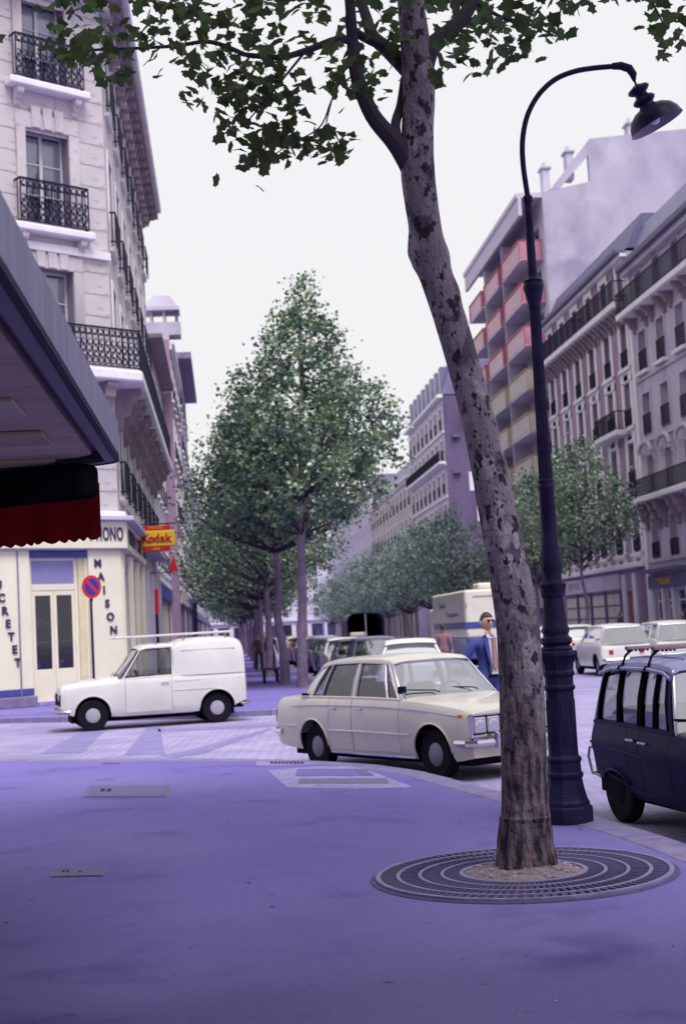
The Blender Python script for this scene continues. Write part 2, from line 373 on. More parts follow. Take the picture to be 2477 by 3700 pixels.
def railing(w, h, style='bars', depth=.0, m=None):
    """iron guard rail of width w; returned as a cached mesh (x along, z up from 0)"""
    m = m or M_iron
    k = (round(w, 2), h, style, depth)
    if k in _rail: return _rail[k]
    b = MB()
    b.box(-w/2, w/2, -.025, .025, h-.05, h); b.box(-w/2, w/2, -.018, .018, .05, .085)
    if style == 'scroll': b.box(-w/2, w/2, -.015, .015, h-.26, h-.235)
    n = max(2, int(round(w/(.19 if style == 'scroll' else .13)))); st = w/n; bw = .015 if style == 'scroll' else .012
    for i in range(n+1):
        x = -w/2+st*i; b.box(x-bw, x+bw, -bw, bw, .05, h-.03)
    if style == 'scroll':
        for i in range(n):
            x = -w/2+st*(i+.5)
            for (zc, rr, s) in ((.20, .062, 1), (.36, .055, -1), (.52, .06, 1), (.70, .062, -1), (h-.15, .06, 1)):
                if zc > h-.1: continue
                pts = [(x+s*rr*.9*math.cos(a), 0, zc+rr*1.25*math.sin(a)) for a in [R(40+28*j) for j in range(11)]]
                b.tube(pts, [.015+.011*(j/10) for j in range(11)], 4, cap=False)
    if depth:
        for sx in (-w/2, w/2):
            b.box(sx-.02, sx+.02, 0, depth, h-.05, h); b.box(sx-.015, sx+.015, 0, depth, .05, .085)
            for j in range(1, max(2, int(depth/.15))):
                y = depth*j/max(2, int(depth/.15)); b.box(sx-.01, sx+.01, y-.01, y+.01, .06, h-.03)
    _rail[k] = b.mesh('railing', m, fixn=False); return _rail[k]
_win = {}
def win_mesh(w, h, m, style):
    k = (round(w, 2), round(h, 2), m.name, style)
    if k in _win: return _win[k]
    f = MB(); t = .06
    f.box(-w/2, -w/2+t, -.03, .03, 0, h); f.box(w/2-t, w/2, -.03, .03, 0, h)
    f.box(-w/2+t, w/2-t, -.03, .03, h-t, h); f.box(-w/2+t, w/2-t, -.03, .03, 0, t*1.3)
    if style != 'single':
        f.box(-.045, .045, -.035, .03, t, h-t)
        for z in ([h*.36, h*.68] if style == 'french' else [h*.7]): f.box(-w/2+t, w/2-t, -.02, .02, z-.018, z+.018)
    p = MB().quad((-w/2+.02, 0, .02), (w/2-.02, 0, .02), (w/2-.02, 0, h-.02), (-w/2+.02, 0, h-.02))
    _win[k] = (f.mesh('window', m, fixn=False), p.mesh('pane', M_pane, fixn=False), p.mesh('pane', G_win, fixn=False))
    return _win[k]
class Fac:
    """a facade: local x along the wall, -y out to the street, z up; parts go under bld with matrix M"""
    def __init__(s, bld, M, L, z0, z1, m, rev=.28): s.b, s.M, s.L, s.z0, s.z1, s.m, s.rev = bld, M, L, z0, z1, m, rev; s.op = []; s.x0 = 0
    def window(s, x, z, w, h, style='french', fm=None, clear=False, surround=None, rail=None, sill=None, keystone=False, proud=.05, rh=.95):
        s.op.append((x-w/2, x+w/2, z, z+h)); fm = fm or M_frame
        f, p, pc = win_mesh(w, h, fm, style)
        o = put(f, 'window', s.b, s.M @ T(x, s.rev-.05, z)); put(pc if clear else p, 'pane', o, T(0, .012, 0))
        if clear:
            for sx in (-1, 1):
                b = MB(); n = 7; pts = []
                for lv, (zz, ww) in enumerate(((h-.1, .46), (h*.62, .42), (h*.36, .22), (.08, .30))):
                    pts.append([(sx*(w/2-.04 - ww*w*j/n), .045+.025*(j % 2), zz) for j in range(n+1)])
                b.loft(pts); b.build('curtain', M_curt, o, fixn=False)
            MB().box(-w/2-.3, w/2+.3, .5, .55, -.2, h+.2).build('room_backing', M_room, o)
        if surround is not None:
            b = MB(); t = .16; e = proud
            b.box(x-w/2-t, x-w/2, -e, .02, z, z+h); b.box(x+w/2, x+w/2+t, -e, .02, z, z+h); b.box(x-w/2-t, x+w/2+t, -e, .02, z+h, z+h+t)
            if keystone:
                b.prism([(x-.14, -e-.04, z+h-.06), (x+.14, -e-.04, z+h-.06), (x+.2, -e-.04, z+h+.5), (x-.2, -e-.04, z+h+.5)], (0, e+.05, 0))
            put(b.mesh('surround', surround), 'surround', s.b, s.M)
        if sill is not None:
            put(MB().box(x-w/2-.15, x+w/2+.15, -.14, .02, z-.14, z-.001).mesh('sill', sill, bevel=.02), 'sill', s.b, s.M)
        if rail: put(railing(w+.1 if rail != 'scroll' else w+.7, rh, rail, .16 if rail == 'scroll' else .06), 'railing', s.b, s.M @ T(x, -.2 if rail == 'scroll' else -.07, z+.02))
    def wall(s, name='wall', top=True):
        xs = sorted({s.x0, s.L} | {v for o in s.op for v in o[:2]}); zs = sorted({s.z0, s.z1} | {v for o in s.op for v in o[2:]})
        xs = [x for x in xs if s.x0 <= x <= s.L]; zs = [z for z in zs if s.z0 <= z <= s.z1]
        b = MB()
        for xa, xb in zip(xs, xs[1:]):
            run = None
            for za, zb in zip(zs, zs[1:]):
                cx, cz = (xa+xb)/2, (za+zb)/2
                hole = any(o[0] < cx < o[1] and o[2] < cz < o[3] for o in s.op)
                if hole:
                    if run: b.quad((xa, 0, run[0]), (xb, 0, run[0]), (xb, 0, run[1]), (xa, 0, run[1]))
                    run = None
                else: run = (run[0], zb) if run else (za, zb)
            if run: b.quad((xa, 0, run[0]), (xb, 0, run[0]), (xb, 0, run[1]), (xa, 0, run[1]))
        for (xa, xb, za, zb) in s.op:
            r = s.rev
            b.quad((xa, 0, za), (xa, r, za), (xa, r, zb), (xa, 0, zb)); b.quad((xb, 0, za), (xb, 0, zb), (xb, r, zb), (xb, r, za))
            b.quad((xa, 0, zb), (xa, r, zb), (xb, r, zb), (xb, 0, zb)); b.quad((xa, 0, za), (xb, 0, za), (xb, r, za), (xa, r, za))
        return put(b.mesh(name, s.m, fixn=False), name, s.b, s.M)
    def box(s, name, m, x0, x1, y0, y1, z0, z1, bevel=0.0): return put(MB().box(x0, x1, y0, y1, z0, z1).mesh(name, m, bevel=bevel), name, s.b, s.M)
    def band(s, name, m, z, h, proj, x0=None, x1=None): return s.box(name, m, s.x0 if x0 is None else x0, s.L if x1 is None else x1, -proj, .01, z, z+h)
    def balcony(s, m, x0, x1, z, proj, h=1.0, style='bars', thick=.25):
        o = s.box('balcony', m, x0, x1, -proj, .005, z-thick, z, bevel=.03)
        put(railing(x1-x0-.1, h, style, proj-.08), 'railing', o, T((x0+x1)/2, -proj+.05, z)); return o
    def corbel(s, m, x, z, w, proj, h):
        pr = [(0, 0), (-proj, 0), (-proj, -.14), (-proj*.86, -.22), (-proj*.80, -.34*h), (-proj*.62, -.40*h), (-proj*.55, -.62*h), (-proj*.32, -.68*h), (-proj*.25, -.92*h), (0, -h)]
        b = MB().prism([(x-w/2, y, z+q) for y, q in pr], (w, 0, 0)); put(b.mesh('corbel', m, bevel=.015), 'corbel', s.b, s.M)
    def letters(s, txt, x, z, dx, dz, size, m, y=-.03, wx=1.0):
        for i, ch in enumerate(txt):
            if ch != ' ': put(text_mesh(ch, size, m, .01, 0, .012), 'letter', s.b, s.M @ T(x+dx*i, y, z+dz*i) @ Matrix.Rotation(R(90), 4, 'X') @ Matrix.Diagonal((wx, 1, 1, 1)))
def shell(bld, M, L, z1, depth, m, roof_m, z0=-.1, front=True):
    """side walls, back and flat top behind a facade"""
    b = MB(); y0 = .6 if front else 0
    b.quad((0, 0, z0), (0, depth, z0), (0, depth, z1), (0, 0, z1)); b.quad((L, 0, z0), (L, 0, z1), (L, depth, z1), (L, depth, z0))
    b.quad((0, depth, z0), (L, depth, z0), (L, depth, z1), (0, depth, z1))
    put(b.mesh('side_wall', m, fixn=False), 'side_wall', bld, M)
    put(MB().quad((0, 0, z1), (L, 0, z1), (L, depth, z1), (0, depth, z1)).mesh('roof_deck', roof_m, fixn=False), 'roof_deck', bld, M)
def mansard(bld, M, L, z, depth, h, m, dorm=None, dm=None, inset=.9, chim=()):
    b = MB(); i = inset
    b.loft([[(0, .05, z), (L, .05, z), (L, depth, z), (0, depth, z)], [(0, i, z+h), (L, i, z+h), (L, depth-i, z+h), (0, depth-i, z+h)]], closed=True)
    b.quad((0, i, z+h), (L, i, z+h), (L, depth-i, z+h), (0, depth-i, z+h))
    r = put(b.mesh('roof', m, fixn=False), 'roof', bld, M)
    for x in (dorm or []):
        d = put(MB().box(x-.55, x+.55, .12, 1.6, z+.2, z+h-.3).mesh('dormer', dm or M_trim), 'dormer', r)
        MB().box(x-.4, x+.4, .10, .13, z+.35, z+h-.6).build('dormer_window', M_pane, r)
    for (x, y, w, d, hh) in chim:
        c = put(MB().box(x-w/2, x+w/2, y-d/2, y+d/2, z, z+h+hh).mesh('chimney', M_renderw), 'chimney', r)
        for k in range(max(1, int(w/.35))):
            MB().lathe([(.11, 0), (.09, .5)], 8, (x-w/2+.2+k*.35, y, z+h+hh)).build('chimney_pot', M_terra, r)

# ---------------------------------------------------------------- corner building with the photo shop
CB = thing('corner_building', 'cream stone corner building with iron balconies and photo shop on its cut corner', 'building', (-2.87, 40.19, 0))
AV = Matrix.Rotation(R(90), 4, 'Z')                                   # avenue side
ang = math.atan2(math.cos(R(53.6)), math.sin(R(53.6)))
CHL = 3.96
CH = Matrix.Rotation(ang, 4, 'Z') @ T(-CHL, 0, 0)                      # cut corner: x runs from its left end (0) to the corner (CHL)
lx, ly = -CHL*math.cos(ang), -CHL*math.sin(ang)
ZT = 20.0
f = Fac(CB, CH, CHL, 5.15, ZT, M_joint, .42)
WX = CHL-1.85
f.window(WX, 5.75, 1.3, 2.2, 'french', M_frame, True)
f.window(WX, 9.25, 1.35, 2.65, 'french', M_frame, True)
f.window(WX, 13.05, 1.35, 2.75, 'french', M_frame, True)
f.window(WX, 17.10, 1.35, 2.5, 'french', M_frame, True)
# ashlar blocks laid proud of the recessed joints
z = 5.15; ci = 0
while z < ZT-.05:
    h = min(.62, ZT-z)
    segs = [(0.0, CHL)]
    for (a, b_, c_, d_) in f.op:
        if c_ < z+h*.5 < d_: segs = [(p, q) for s0, s1 in segs for p, q in ((s0, min(s1, a-.0)), (max(s0, b_+.0), s1)) if q-p > .05]
    for (s0, s1) in segs:
        nb = max(1, round((s1-s0)/1.15)); cut = [s0+(s1-s0)*(k+(.0 if k in (0, nb) else (.18 if ci % 2 else -.18)))/nb for k in range(nb+1)]
        for p, q in zip(cut, cut[1:]):
            e = rnd.uniform(-.004, .004)
            blk('stone_block', M_stone, CB, p+.010, q-.010, -.03+e, .0, z+.010, z+h-.010, CH, .0)
    z += h; ci += 1
f.m = M_joint; f.wall('chamfer_wall')
for zz, hh in ((5.75, 2.2), (9.25, 2.65), (13.05, 2.75), (17.1, 2.5)):
    b = MB(); w = .675; t = .30
    b.box(WX-w-t, WX-w, -.09, -.02, zz, zz+hh); b.box(WX+w, WX+w+t, -.09, -.02, zz, zz+hh); b.box(WX-w-t, WX+w+t, -.09, -.02, zz+hh, zz+hh+.42)
    for k in (-1, 0, 1): b.prism([(WX+k*.36-.12, -.14, zz+hh), (WX+k*.36+.12, -.14, zz+hh), (WX+k*.36+.15, -.14, zz+hh+.62), (WX+k*.36-.15, -.14, zz+hh+.62)], (0, .07, 0))
    put(b.mesh('window_surround', M_stone, bevel=.015), 'window_surround', CB, CH)
for zz in (13.0, 17.05):
    o = f.box('sill_slab', M_trim, WX-1.25, WX+1.25, -.42, -.02, zz-.22, zz, bevel=.04)
    put(railing(2.1, 1.25, 'scroll', .34), 'railing', o, T(WX, -.36, zz))
    for k in (-.9, .9): f.corbel(M_stone, WX+k, zz-.22, .2, .34, .5)
f.band('string_course', M_trim, 12.35, .22, .16, 0, CHL)
put(railing(1.5, .9, 'scroll', .1), 'railing', CB, CH @ T(WX, -.14, 5.75))
# big wrapping balcony: slab outline in building coordinates, mitred at both corners
def offs(d):
    ex = Vector((math.cos(ang), math.sin(ang), 0)); en = Vector((math.sin(ang), -math.cos(ang), 0))
    c1 = Vector((0, 0, 0)); k = math.tan((R(90)-ang)/2)
    right = c1+en*d+ex*d*k                                            # mitre with the avenue side
    c0 = c1-ex*CHL; a2 = R(149); e2 = Vector((math.cos(a2), math.sin(a2), 0)); k2 = math.tan((ang+R(180)-a2)/2) if False else .65
    left = c0+en*d-ex*d*k2
    n2 = Vector((-math.sin(a2), math.cos(a2), 0)); far = c0+e2*8+n2*d if False else c0+e2*8+Vector((-.515, -.857, 0))*d
    return right, left, far
def wrap(name, m, d, z0, z1, yend, bevel=0):
    r_, l_, fr = offs(d); r0, l0, f0 = offs(-.02)
    pts = [(r_.x, yend, z0), (r_.x, r_.y, z0), (l_.x, l_.y, z0), (fr.x, fr.y, z0), (f0.x, f0.y, z0), (l0.x, l0.y, z0), (r0.x, r0.y, z0), (r0.x, yend, z0)]
    return MB().prism(pts, (0, 0, z1-z0)).build(name, m, CB, bevel=bevel)
YE = 21.8
slabo = wrap('balcony', M_trim, .87, 8.78, 9.1, YE, .05)
r_, l_, fr = offs(.80)
for (p, q) in ((Vector((r_.x, YE-.05, 0)), r_), (r_, l_)):
    L = (q-p).length; an = math.atan2(q.y-p.y, q.x-p.x)
    n = max(1, int(L/3.6))
    for k in range(n):
        c = p.lerp(q, (k+.5)/n); put(railing(L/n, 1.15, 'scroll'), 'railing', slabo, T(c.x, c.y, 9.1) @ Matrix.Rotation(an, 4, 'Z'))
wrap('string_course', M_trim, .22, 5.0, 5.2, YE, .03); wrap('shop_cornice', M_renderw, .45, 4.93, 5.06, YE, .02)
wrap('cornice', M_grime, .70, 20.0, 20.28, YE, .03); wrap('cornice', M_trim, .85, 20.28, 20.55, YE, .05); wrap('cornice', M_stone, .3, 19.7, 20.0, YE, .03)
for k in (-1.35, -.45, .45, 1.35): f.corbel(M_grime, WX+.05+k, 8.78, .34, .75, 1.25)
# avenue side
g = Fac(CB, AV, YE, 0, ZT, M_stone, .3)
bays = [1.7+3.05*i for i in range(7)]
for i, x in enumerate(bays):
    for zz, hh in ((5.75, 2.2), (9.25, 2.65), (13.05, 2.75), (17.1, 2.5)):
        g.window(x, zz, 1.3, hh, 'french', M_frame, surround=M_trim, rail='scroll' if zz != 9.25 else None, sill=M_trim)
    for dx in (-1.0, 1.0): g.corbel(M_grime, x+dx, 8.78, .3, .75, 1.25)
    for dx in (-1.1, 0, 1.1): g.corbel(M_grime, x+dx, 20.0, .28, .6, .55)
for i, x in enumerate(bays):                                           # shop windows along the avenue
    g.op.append((x-1.1, x+1.1, .6, 3.6)); o = g.box('shop_window', M_pane, x-1.1, x+1.1, .2, .24, .6, 3.6)
    g.box('shop_pilaster', M_cream if i < 3 else M_stone2, x+1.2, x+1.75, -.16, -.005, 0, 4.1, bevel=.02)
g.box('shop_pilaster', M_cream, .02, .5, -.10, -.005, 0, 4.1)
g.box('fascia', M_cream, .05, 9.5, -.22, -.006, 4.16, 4.92, bevel=.01)
g.letters('PHOTO CINE SON', .75, 4.52, .62, 0, .6, M_letter, -.24)
g.wall('avenue_wall')
# cross-street side (seen edge-on at most)
e2 = R(149)
c0 = Vector((lx, ly, 0))
CS = T(lx+math.cos(e2)*8, ly+math.sin(e2)*8, 0) @ Matrix.Rotation(e2+math.pi, 4, 'Z')
h2 = Fac(CB, CS, 8, 0, ZT, M_stone, .3)
for x in (2.2, 5.4):
    for zz, hh in ((5.75, 2.2), (9.25, 2.65), (13.05, 2.75), (17.1, 2.5)): h2.window(x, zz, 1.3, hh, surround=M_trim)
h2.wall('street_wall')
# roof lid and inner backing
MB().prism([(0, YE, ZT+.01), (0, 0, ZT+.01), (lx, ly, ZT+.01), (lx+math.cos(e2)*8, ly+math.sin(e2)*8, ZT+.01), (-12, YE, ZT+.01)], (0, 0, .5)).build('roof_deck', M_zinc, CB)
MB().loft([[(-.5, YE, 20.5), (-.5, .2, 20.5), (lx-.2, ly+.6, 20.5), (-12, YE, 20.5)], [(-1.6, YE, 23.5), (-1.6, 1.6, 23.5), (lx-.4, ly+2.6, 23.5), (-11, YE, 23.5)]], closed=True, caps=True).build('roof', M_zinc, CB)
MB().quad((-.001, YE, -.1), (-12, YE, -.1), (-12, YE, ZT), (-.001, YE, ZT)).build('side_wall', M_stone2, CB)
# shop front on the cut corner
DX = CHL-1.98
s2 = Fac(CB, CH, CHL, 0, 5.15, M_cream, .35)
s2.op.append((DX-.84, DX+.84, 0, 3.98)); s2.wall('shopfront_wall')
s2.box('pier', M_cream, CHL-1.08, CHL-.03, -.12, -.004, .0, 4.14, bevel=.01); s2.box('pier', M_cream, .02, 1.08, -.12, -.004, .3, 4.14, bevel=.01)
s2.box('plinth', M_plinth, .0, 1.1, -.30, -.004, .0, .28, bevel=.02); s2.box('plinth_band', M_bluep, .0, 1.09, -.135, -.125, .29, .48)
s2.box('downpipe', M_plinth, .70, .73, -.16, -.13, .3, 4.1)
s2.box('fascia', M_cream, -.05, CHL+.12, -.24, -.006, 4.17, 4.92, bevel=.01)
s2.box('fascia_edge', M_plinth, -.05, CHL+.12, -.245, -.006, 4.13, 4.165)
s2.box('blue_band', M_bluep, DX-.85, DX+.9, -.05, .03, 3.93, 4.12)
s2.box('door_step', M_conc, DX-.9, DX+.9, -.2, .3, 0, .10, bevel=.01)
df = MB()
for x0, x1, z0, z1 in ((-.84, -.74, .1, 3.93), (.56, .66, .1, 3.93), (-.74, .56, 3.05, 3.22), (-.74, .56, 3.86, 3.93)): df.box(DX+x0, DX+x1, .10, .2, z0, z1)
put(df.mesh('door_frame', M_cream, bevel=.01), 'door_frame', CB, CH)
s2.box('reveal_panel', M_creamdk, DX+.66, DX+.84, .04, .2, .1, 3.93)
s2.box('transom_pane', M_paneb, DX-.74, DX+.56, .14, .16, 3.22, 3.86)
s2.box('interior_wall', M_room, DX-1.3, DX+1.3, 1.6, 1.65, 0, 4)
for x0, x1 in ((DX-.74, DX-.09), (DX-.09, DX+.56)):
    d = s2.box('door', M_cream, x0+.005, x1-.005, .11, .17, .1, .95)
    b = MB(); b.box(x0+.005, x0+.09, .11, .17, .95, 3.04); b.box(x1-.09, x1-.005, .11, .17, .95, 3.04); b.box(x0+.09, x1-.09, .11, .17, 2.92, 3.04)
    b.box(x0+.09, x1-.09, .15, .16, 1.66, 1.69)
    b.build('door_frame_rail', M_cream, d, bevel=.006)
    MB().box(x0+.09, x1-.09, .135, .145, .95, 2.92).build('pane', G_shop, d)
    for k in range(14):                                                # goods on show behind the glass
        xx = rnd.uniform(x0+.14, x1-.14); zz = rnd.choice((1.0, 1.35, 2.1)); ww = rnd.uniform(.04, .09)
        MB().box(xx-ww, xx+ww, .2, .32, zz, zz+rnd.uniform(.08, .25)).build('display_item', rnd.choice((M_white, M_balcream, M_bluep, M_terra, M_shut)), d)
s2.letters('LUCRETET', .06, 3.55, .082, -.34, .30, M_letter, -.14)
s2.letters('MAISON', CHL-.80, 3.75, .085, -.37, .30, M_letter, -.14)
s2.letters('PHONO', CHL-1.02, 4.54, .225, .0, .52, M_letter, -.25, .52)

# projecting film sign on the avenue wall
KS = thing('projecting_sign', 'yellow and red film sign reading Kodak on the corner building', 'sign', (-2.62, 46.6, 4.85))
MB().box(-.10, 1.10, -.11, .11, -.26, .26).build('sign_box', M_syel, KS, bevel=.03, label='yellow box with red Kodak lettering')
MB().box(.05, .96, -.09, .09, .262, .42).build('sign_top', M_sred, KS, bevel=.01); MB().box(.03, .92, -.09, .09, -.42, -.262).build('sign_bottom', M_sred, KS, bevel=.01)
MB().box(-.3, 1.15, -.02, .02, .46, .50).build('bracket', M_iron, KS); MB().box(-.3, .02, -.02, .02, -.02, .02).build('bracket', M_iron, KS)
MB().box(.1, .14, -.02, .02, .41, .47).build('hanger', M_iron, KS); MB().box(.84, .88, -.02, .02, .41, .47).build('hanger', M_iron, KS)
M_kred = mat('kodak_red', (.38, .01, .03), .5)
for i, ch in enumerate('Kodak'):
    me = text_mesh(ch, .36 if ch != 'K' else .38, M_kred, .012, 0, .012)
    put(me, 'letter', KS, T(.14+[0, .20, .375, .56, .735][i], -.12, -.005) @ Matrix.Rotation(R(90), 4, 'X') @ Matrix.Diagonal((1.0, 1.05, 1, 1)))
put(text_mesh('PHOTO', .13, M_syel, .008), 'lettering', KS, T(.5, -.10, .345) @ Matrix.Rotation(R(90), 4, 'X'))
put(text_mesh('CINE', .13, M_syel, .008), 'lettering', KS, T(.47, -.10, -.345) @ Matrix.Rotation(R(90), 4, 'X'))
# red tobacco-style lozenge sign and a red upright banner farther along
o = thing('lozenge_sign', 'small red lozenge sign on a bracket beside the yellow film sign', 'sign', (-2.75, 52.5, 4.05))
MB().prism([(.75, 0, -.02), (1.08, 0, -.02), (.95, 0, .62)], (0, .1, 0)).build('sign_plate', M_sred, o); MB().box(0, .9, .03, .07, -.05, -.02).build('bracket', M_iron, o)
o = thing('upright_sign', 'tall narrow red sign fixed upright to the left-hand shop wall', 'sign', (-2.87, 56, 2.6))
MB().box(.12, .30, -.04, .04, 0, .95).build('sign_plate', M_sred, o, bevel=.01); MB().box(0, .13, -.015, .015, .2, .24).build('bracket', M_iron, o); MB().box(.15, .27, -.03, .03, -2.5, -.01).build('post', M_iron, o)
# ---------------------------------------------------------------- left row beyond the corner building
def row_building(name, label, loc, rz, L, H, m, floors, bays, ww=1.15, wh=2.0, trim=M_trim, rail='bars', roof=2.2, roof_m=None, depth=11, side=None, group=None, dorm=True,
                 ground='shop', cornice=.5, balc=(), sur=True, fm=None, chim=(), end=0.0):
    b = thing(name, label, 'building', loc, rz, group); I = Matrix.Identity(4)
    f = Fac(b, I, L, 0, H, m, .25)
    st = L/bays; z0 = 4.4; fh = (H-z0-.3)/floors
    xs = [st*(i+.5) for i in range(bays)]
    for k in range(floors):
        for x in xs:
            f.window(x, z0+k*fh+.35, ww, min(wh, fh-.75), 'french', fm, surround=trim if sur else None, rail=None if k in balc else rail, sill=trim, proud=.04)
    for k in balc: f.balcony(trim, .2, L-.2, z0+k*fh+.32, .75, 1.0, 'bars')
    if ground == 'shop':
        for x in xs:
            f.op.append((x-st*.36, x+st*.36, .45, 3.2)); o = f.box('shop_window', M_pane, x-st*.36, x+st*.36, .18, .2, .45, 3.2)
            f.box('shop_post', rnd.choice((M_shut, M_plinth, M_creamdk)), x+st*.38, x+st*.46, -.06, -.004, 0, 3.4)
        f.box('fascia', rnd.choice((M_plinth, M_bluep, M_shut, M_yell)), .2, L-.2, -.14, -.004, 3.42, 4.05)
    f.wall()
    if cornice:
        f.box('cornice', trim, 0, L, -cornice, .01, H-.3, H-.05, bevel=.03); f.box('cornice', trim, 0, L, -cornice*.5, .01, H-.55, H-.3, bevel=.02)
    f.box('string_course', trim, 0, L, -.12, .01, 4.12, 4.34)
    shell(b, I, L, H, depth, side or m, M_zinc)
    if roof: mansard(b, I, L, H, depth, roof, roof_m or M_zinc, xs if dorm else None, trim, chim=chim)
    return b
LR = R(90)
b2 = row_building('town_house', 'narrow grey house with deep dark eaves next to the corner building', (-2.87, 62.01, 0), LR, 13.9, 15.0, M_stone2, 3, 5, roof=0, cornice=0, side=M_brickp)
MB().box(0, 13.9, -.66, .0, 14.75, 14.95).build('eaves', M_grime, b2, bevel=.02)
b3 = row_building('town_house', 'plum brick house with a tall hooded chimney on the left row', (-2.35, 76.02, 0), LR, 13.9, 17.6, M_brickp, 4, 5, roof=0, cornice=.25, side=M_brickp)
c = MB().box(.2, 1.6, .0, 1.3, 17.6, 18.6).build('chimney', M_render, b3)
MB().box(.3, 1.5, .15, .3, 18.6, 19.25).build('chimney_leg', M_render, c); MB().box(.3, 1.5, .85, 1.0, 18.6, 19.25).build('chimney_leg', M_render, c); MB().box(.3, 1.5, -.5, -.35, 18.6, 19.25).build('chimney_leg', M_slate, c)
MB().box(0.1, 1.8, -.6, 1.4, 19.25, 19.45).build('chimney_hood', M_renderw, c)
MB().loft([[(.2, -.5, 19.45), (1.7, -.5, 19.45), (1.7, 1.3, 19.45), (.2, 1.3, 19.45)], [(.45, -.1, 20.1), (1.45, -.1, 20.1), (1.45, .8, 20.1), (.45, .8, 20.1)]], closed=True, caps=True).build('chimney_hood', M_render, c)
MB().box(.2, 1.6, -.62, .0, 17.9, 18.6).build('chimney_base', M_render, c)
b4 = row_building('town_house', 'tall mauve building with a broad flat overhanging eave on the left row', (-2.3, 90.03, 0), LR, 17.9, 19.3, M_render, 5, 6, roof=0, cornice=0, sur=False)
MB().box(0, 17.9, -.85, 6, 19.31, 19.7).build('eaves', M_plinth, b4)
row_building('town_house', 'long pale building farther down the left row behind the plane trees', (-2.87, 108.05, 0), LR, 42, 15.5, M_renderw, 4, 14, group=None, dorm=False)
row_building('town_house', 'far grey building at the distant end of the left row', (-2.87, 150.1, 0), LR, 110, 17, M_stone2, 5, 30, dorm=False, sur=False, rail=None)
cn = thing('shop_canopy', 'black flat canopy on posts over the left pavement', 'canopy', (-2.3, 98, 0))
MB().box(0, 3.2, -1.6, 1.6, 4.05, 4.35).build('canopy_slab', M_iron, cn); MB().box(.1, .35, -1.5, -1.2, 0, 4.05).build('post', M_iron, cn); MB().box(.1, .35, 1.2, 1.5, 0, 4.05).build('post', M_iron, cn)
# ---------------------------------------------------------------- right row
RRr = R(-90); XR = 20.0
A = thing('apartment_house', 'grey mauve stone apartment house with iron balconies above a gold lettered shop sign', 'building', (XR, 66.2, 0), RRr)
I4 = Matrix.Identity(4); LA = 24.0
f = Fac(A, I4, LA, 0, 18.1, M_stone2, .35)
colA = [1.75+2.75*i for i in range(8)]
for x in colA:
    f.window(x, 4.1, 1.05, 1.9, surround=M_stone2, rail='bars', rh=.75)
    f.window(x, 7.1, 1.1, 1.85, surround=M_stone2)
    f.window(x, 9.9, 1.1, 1.95, surround=M_stone2, rail='bars')
    f.window(x, 12.9, 1.1, 1.9, surround=M_stone2, rail='bars')
    f.window(x, 16.0, 1.0, 1.6, surround=M_stone2)
    hood = [(x+.95*math.cos(a), -.28, 9.05+.5*math.sin(a)) for a in [R(180-18*j) for j in range(11)]]
    put(MB().tube(hood, .10, 6).mesh('arched_hood', M_stone2), 'arched_hood', A)
    f.corbel(M_stone2, x-.75, 9.05, .2, .25, .6); f.corbel(M_stone2, x+.75, 9.05, .2, .25, .6)
    f.corbel(M_grime, x-.9, 6.7, .3, .7, 1.3); f.corbel(M_grime, x+.9, 6.7, .3, .7, 1.3); f.corbel(M_grime, x-.9, 15.6, .26, .6, .8); f.corbel(M_grime, x+.9, 15.6, .26, .6, .8)
    put(MB().box(x-.8, x+.8, -.25, .02, 12.72, 12.88).mesh('sill', M_trim), 'sill', A)
for (xa, xb) in ((.25, 12), (12.05, LA-.1)):
    f.balcony(M_trim, xa, xb, 6.95, .8, .85, 'bars', .25); f.balcony(M_trim, xa, xb, 15.85, .8, 1.0, 'bars', .28)
f.box('cornice', M_slate, 0, LA, -.6, .01, 18.0, 18.3, bevel=.03); f.box('cornice', M_stone2, 0, LA, -.35, .01, 17.75, 18.0)
f.box('pilaster', M_trim, .02, .42, -.12, .0, 0, 18.0, bevel=.02)
for zz in (3.95, 6.5, 9.55, 12.5): f.box('string_course', M_stone2, .45, LA, -.09, .01, zz, zz+.14)
# shop front under the first floor
for (xa, xb, dm) in ((.9, 2.1, 0), (2.4, 3.5, 1), (3.9, 5.6, 0), (6.4, 8.4, 0), (9, 11, 1), (12, 15, 0)):
    f.op.append((xa, xb, .15 if dm else .5, 2.55))
    o = f.box('shop_window' if not dm else 'shop_door', M_pane, xa, xb, .2, .23, .15 if dm else .5, 2.55)
    MB().box(xa, xa+.08, .1, .2, .15, 2.55).build('frame_post', M_trim, o); MB().box(xb-.08, xb, .1, .2, .15, 2.55).build('frame_post', M_trim, o); MB().box(xa, xb, .1, .19, 2.1, 2.17).build('frame_rail', M_trim, o)
    for k in range(4):
        zz = .7+.35*k; MB().box(xa+.25, xa+.25+rnd.uniform(.15, .4), .12, .17, zz, zz+.2).build('display_item', rnd.choice((M_balcream, M_syel, M_white, M_terra, M_bluep)), o)
f.box('shop_sign', M_slate, .6, 5.8, -.22, -.005, 2.75, 3.3, bevel=.01)
put(text_mesh('* TAILLEUR *', .36, M_syel), 'lettering', A, T(3.1, -.24, 3.02) @ Matrix.Rotation(R(90), 4, 'X'))
f.box('shop_awning_box', M_slate, .5, 5.9, -.5, -.005, 3.45, 3.62)
for x in (.65, 2.25, 3.7, 5.75, 6.1): f.box('shop_pilaster', M_trim, x-.1, x+.1, -.1, -.004, 0, 2.74)
f.wall(); shell(A, I4, LA, 18.1, 12, M_render, M_zinc)
mansard(A, I4, LA, 18.3, 12, 2.0, M_zinc, None, chim=((6, 6, 3, .8, 1.2),))
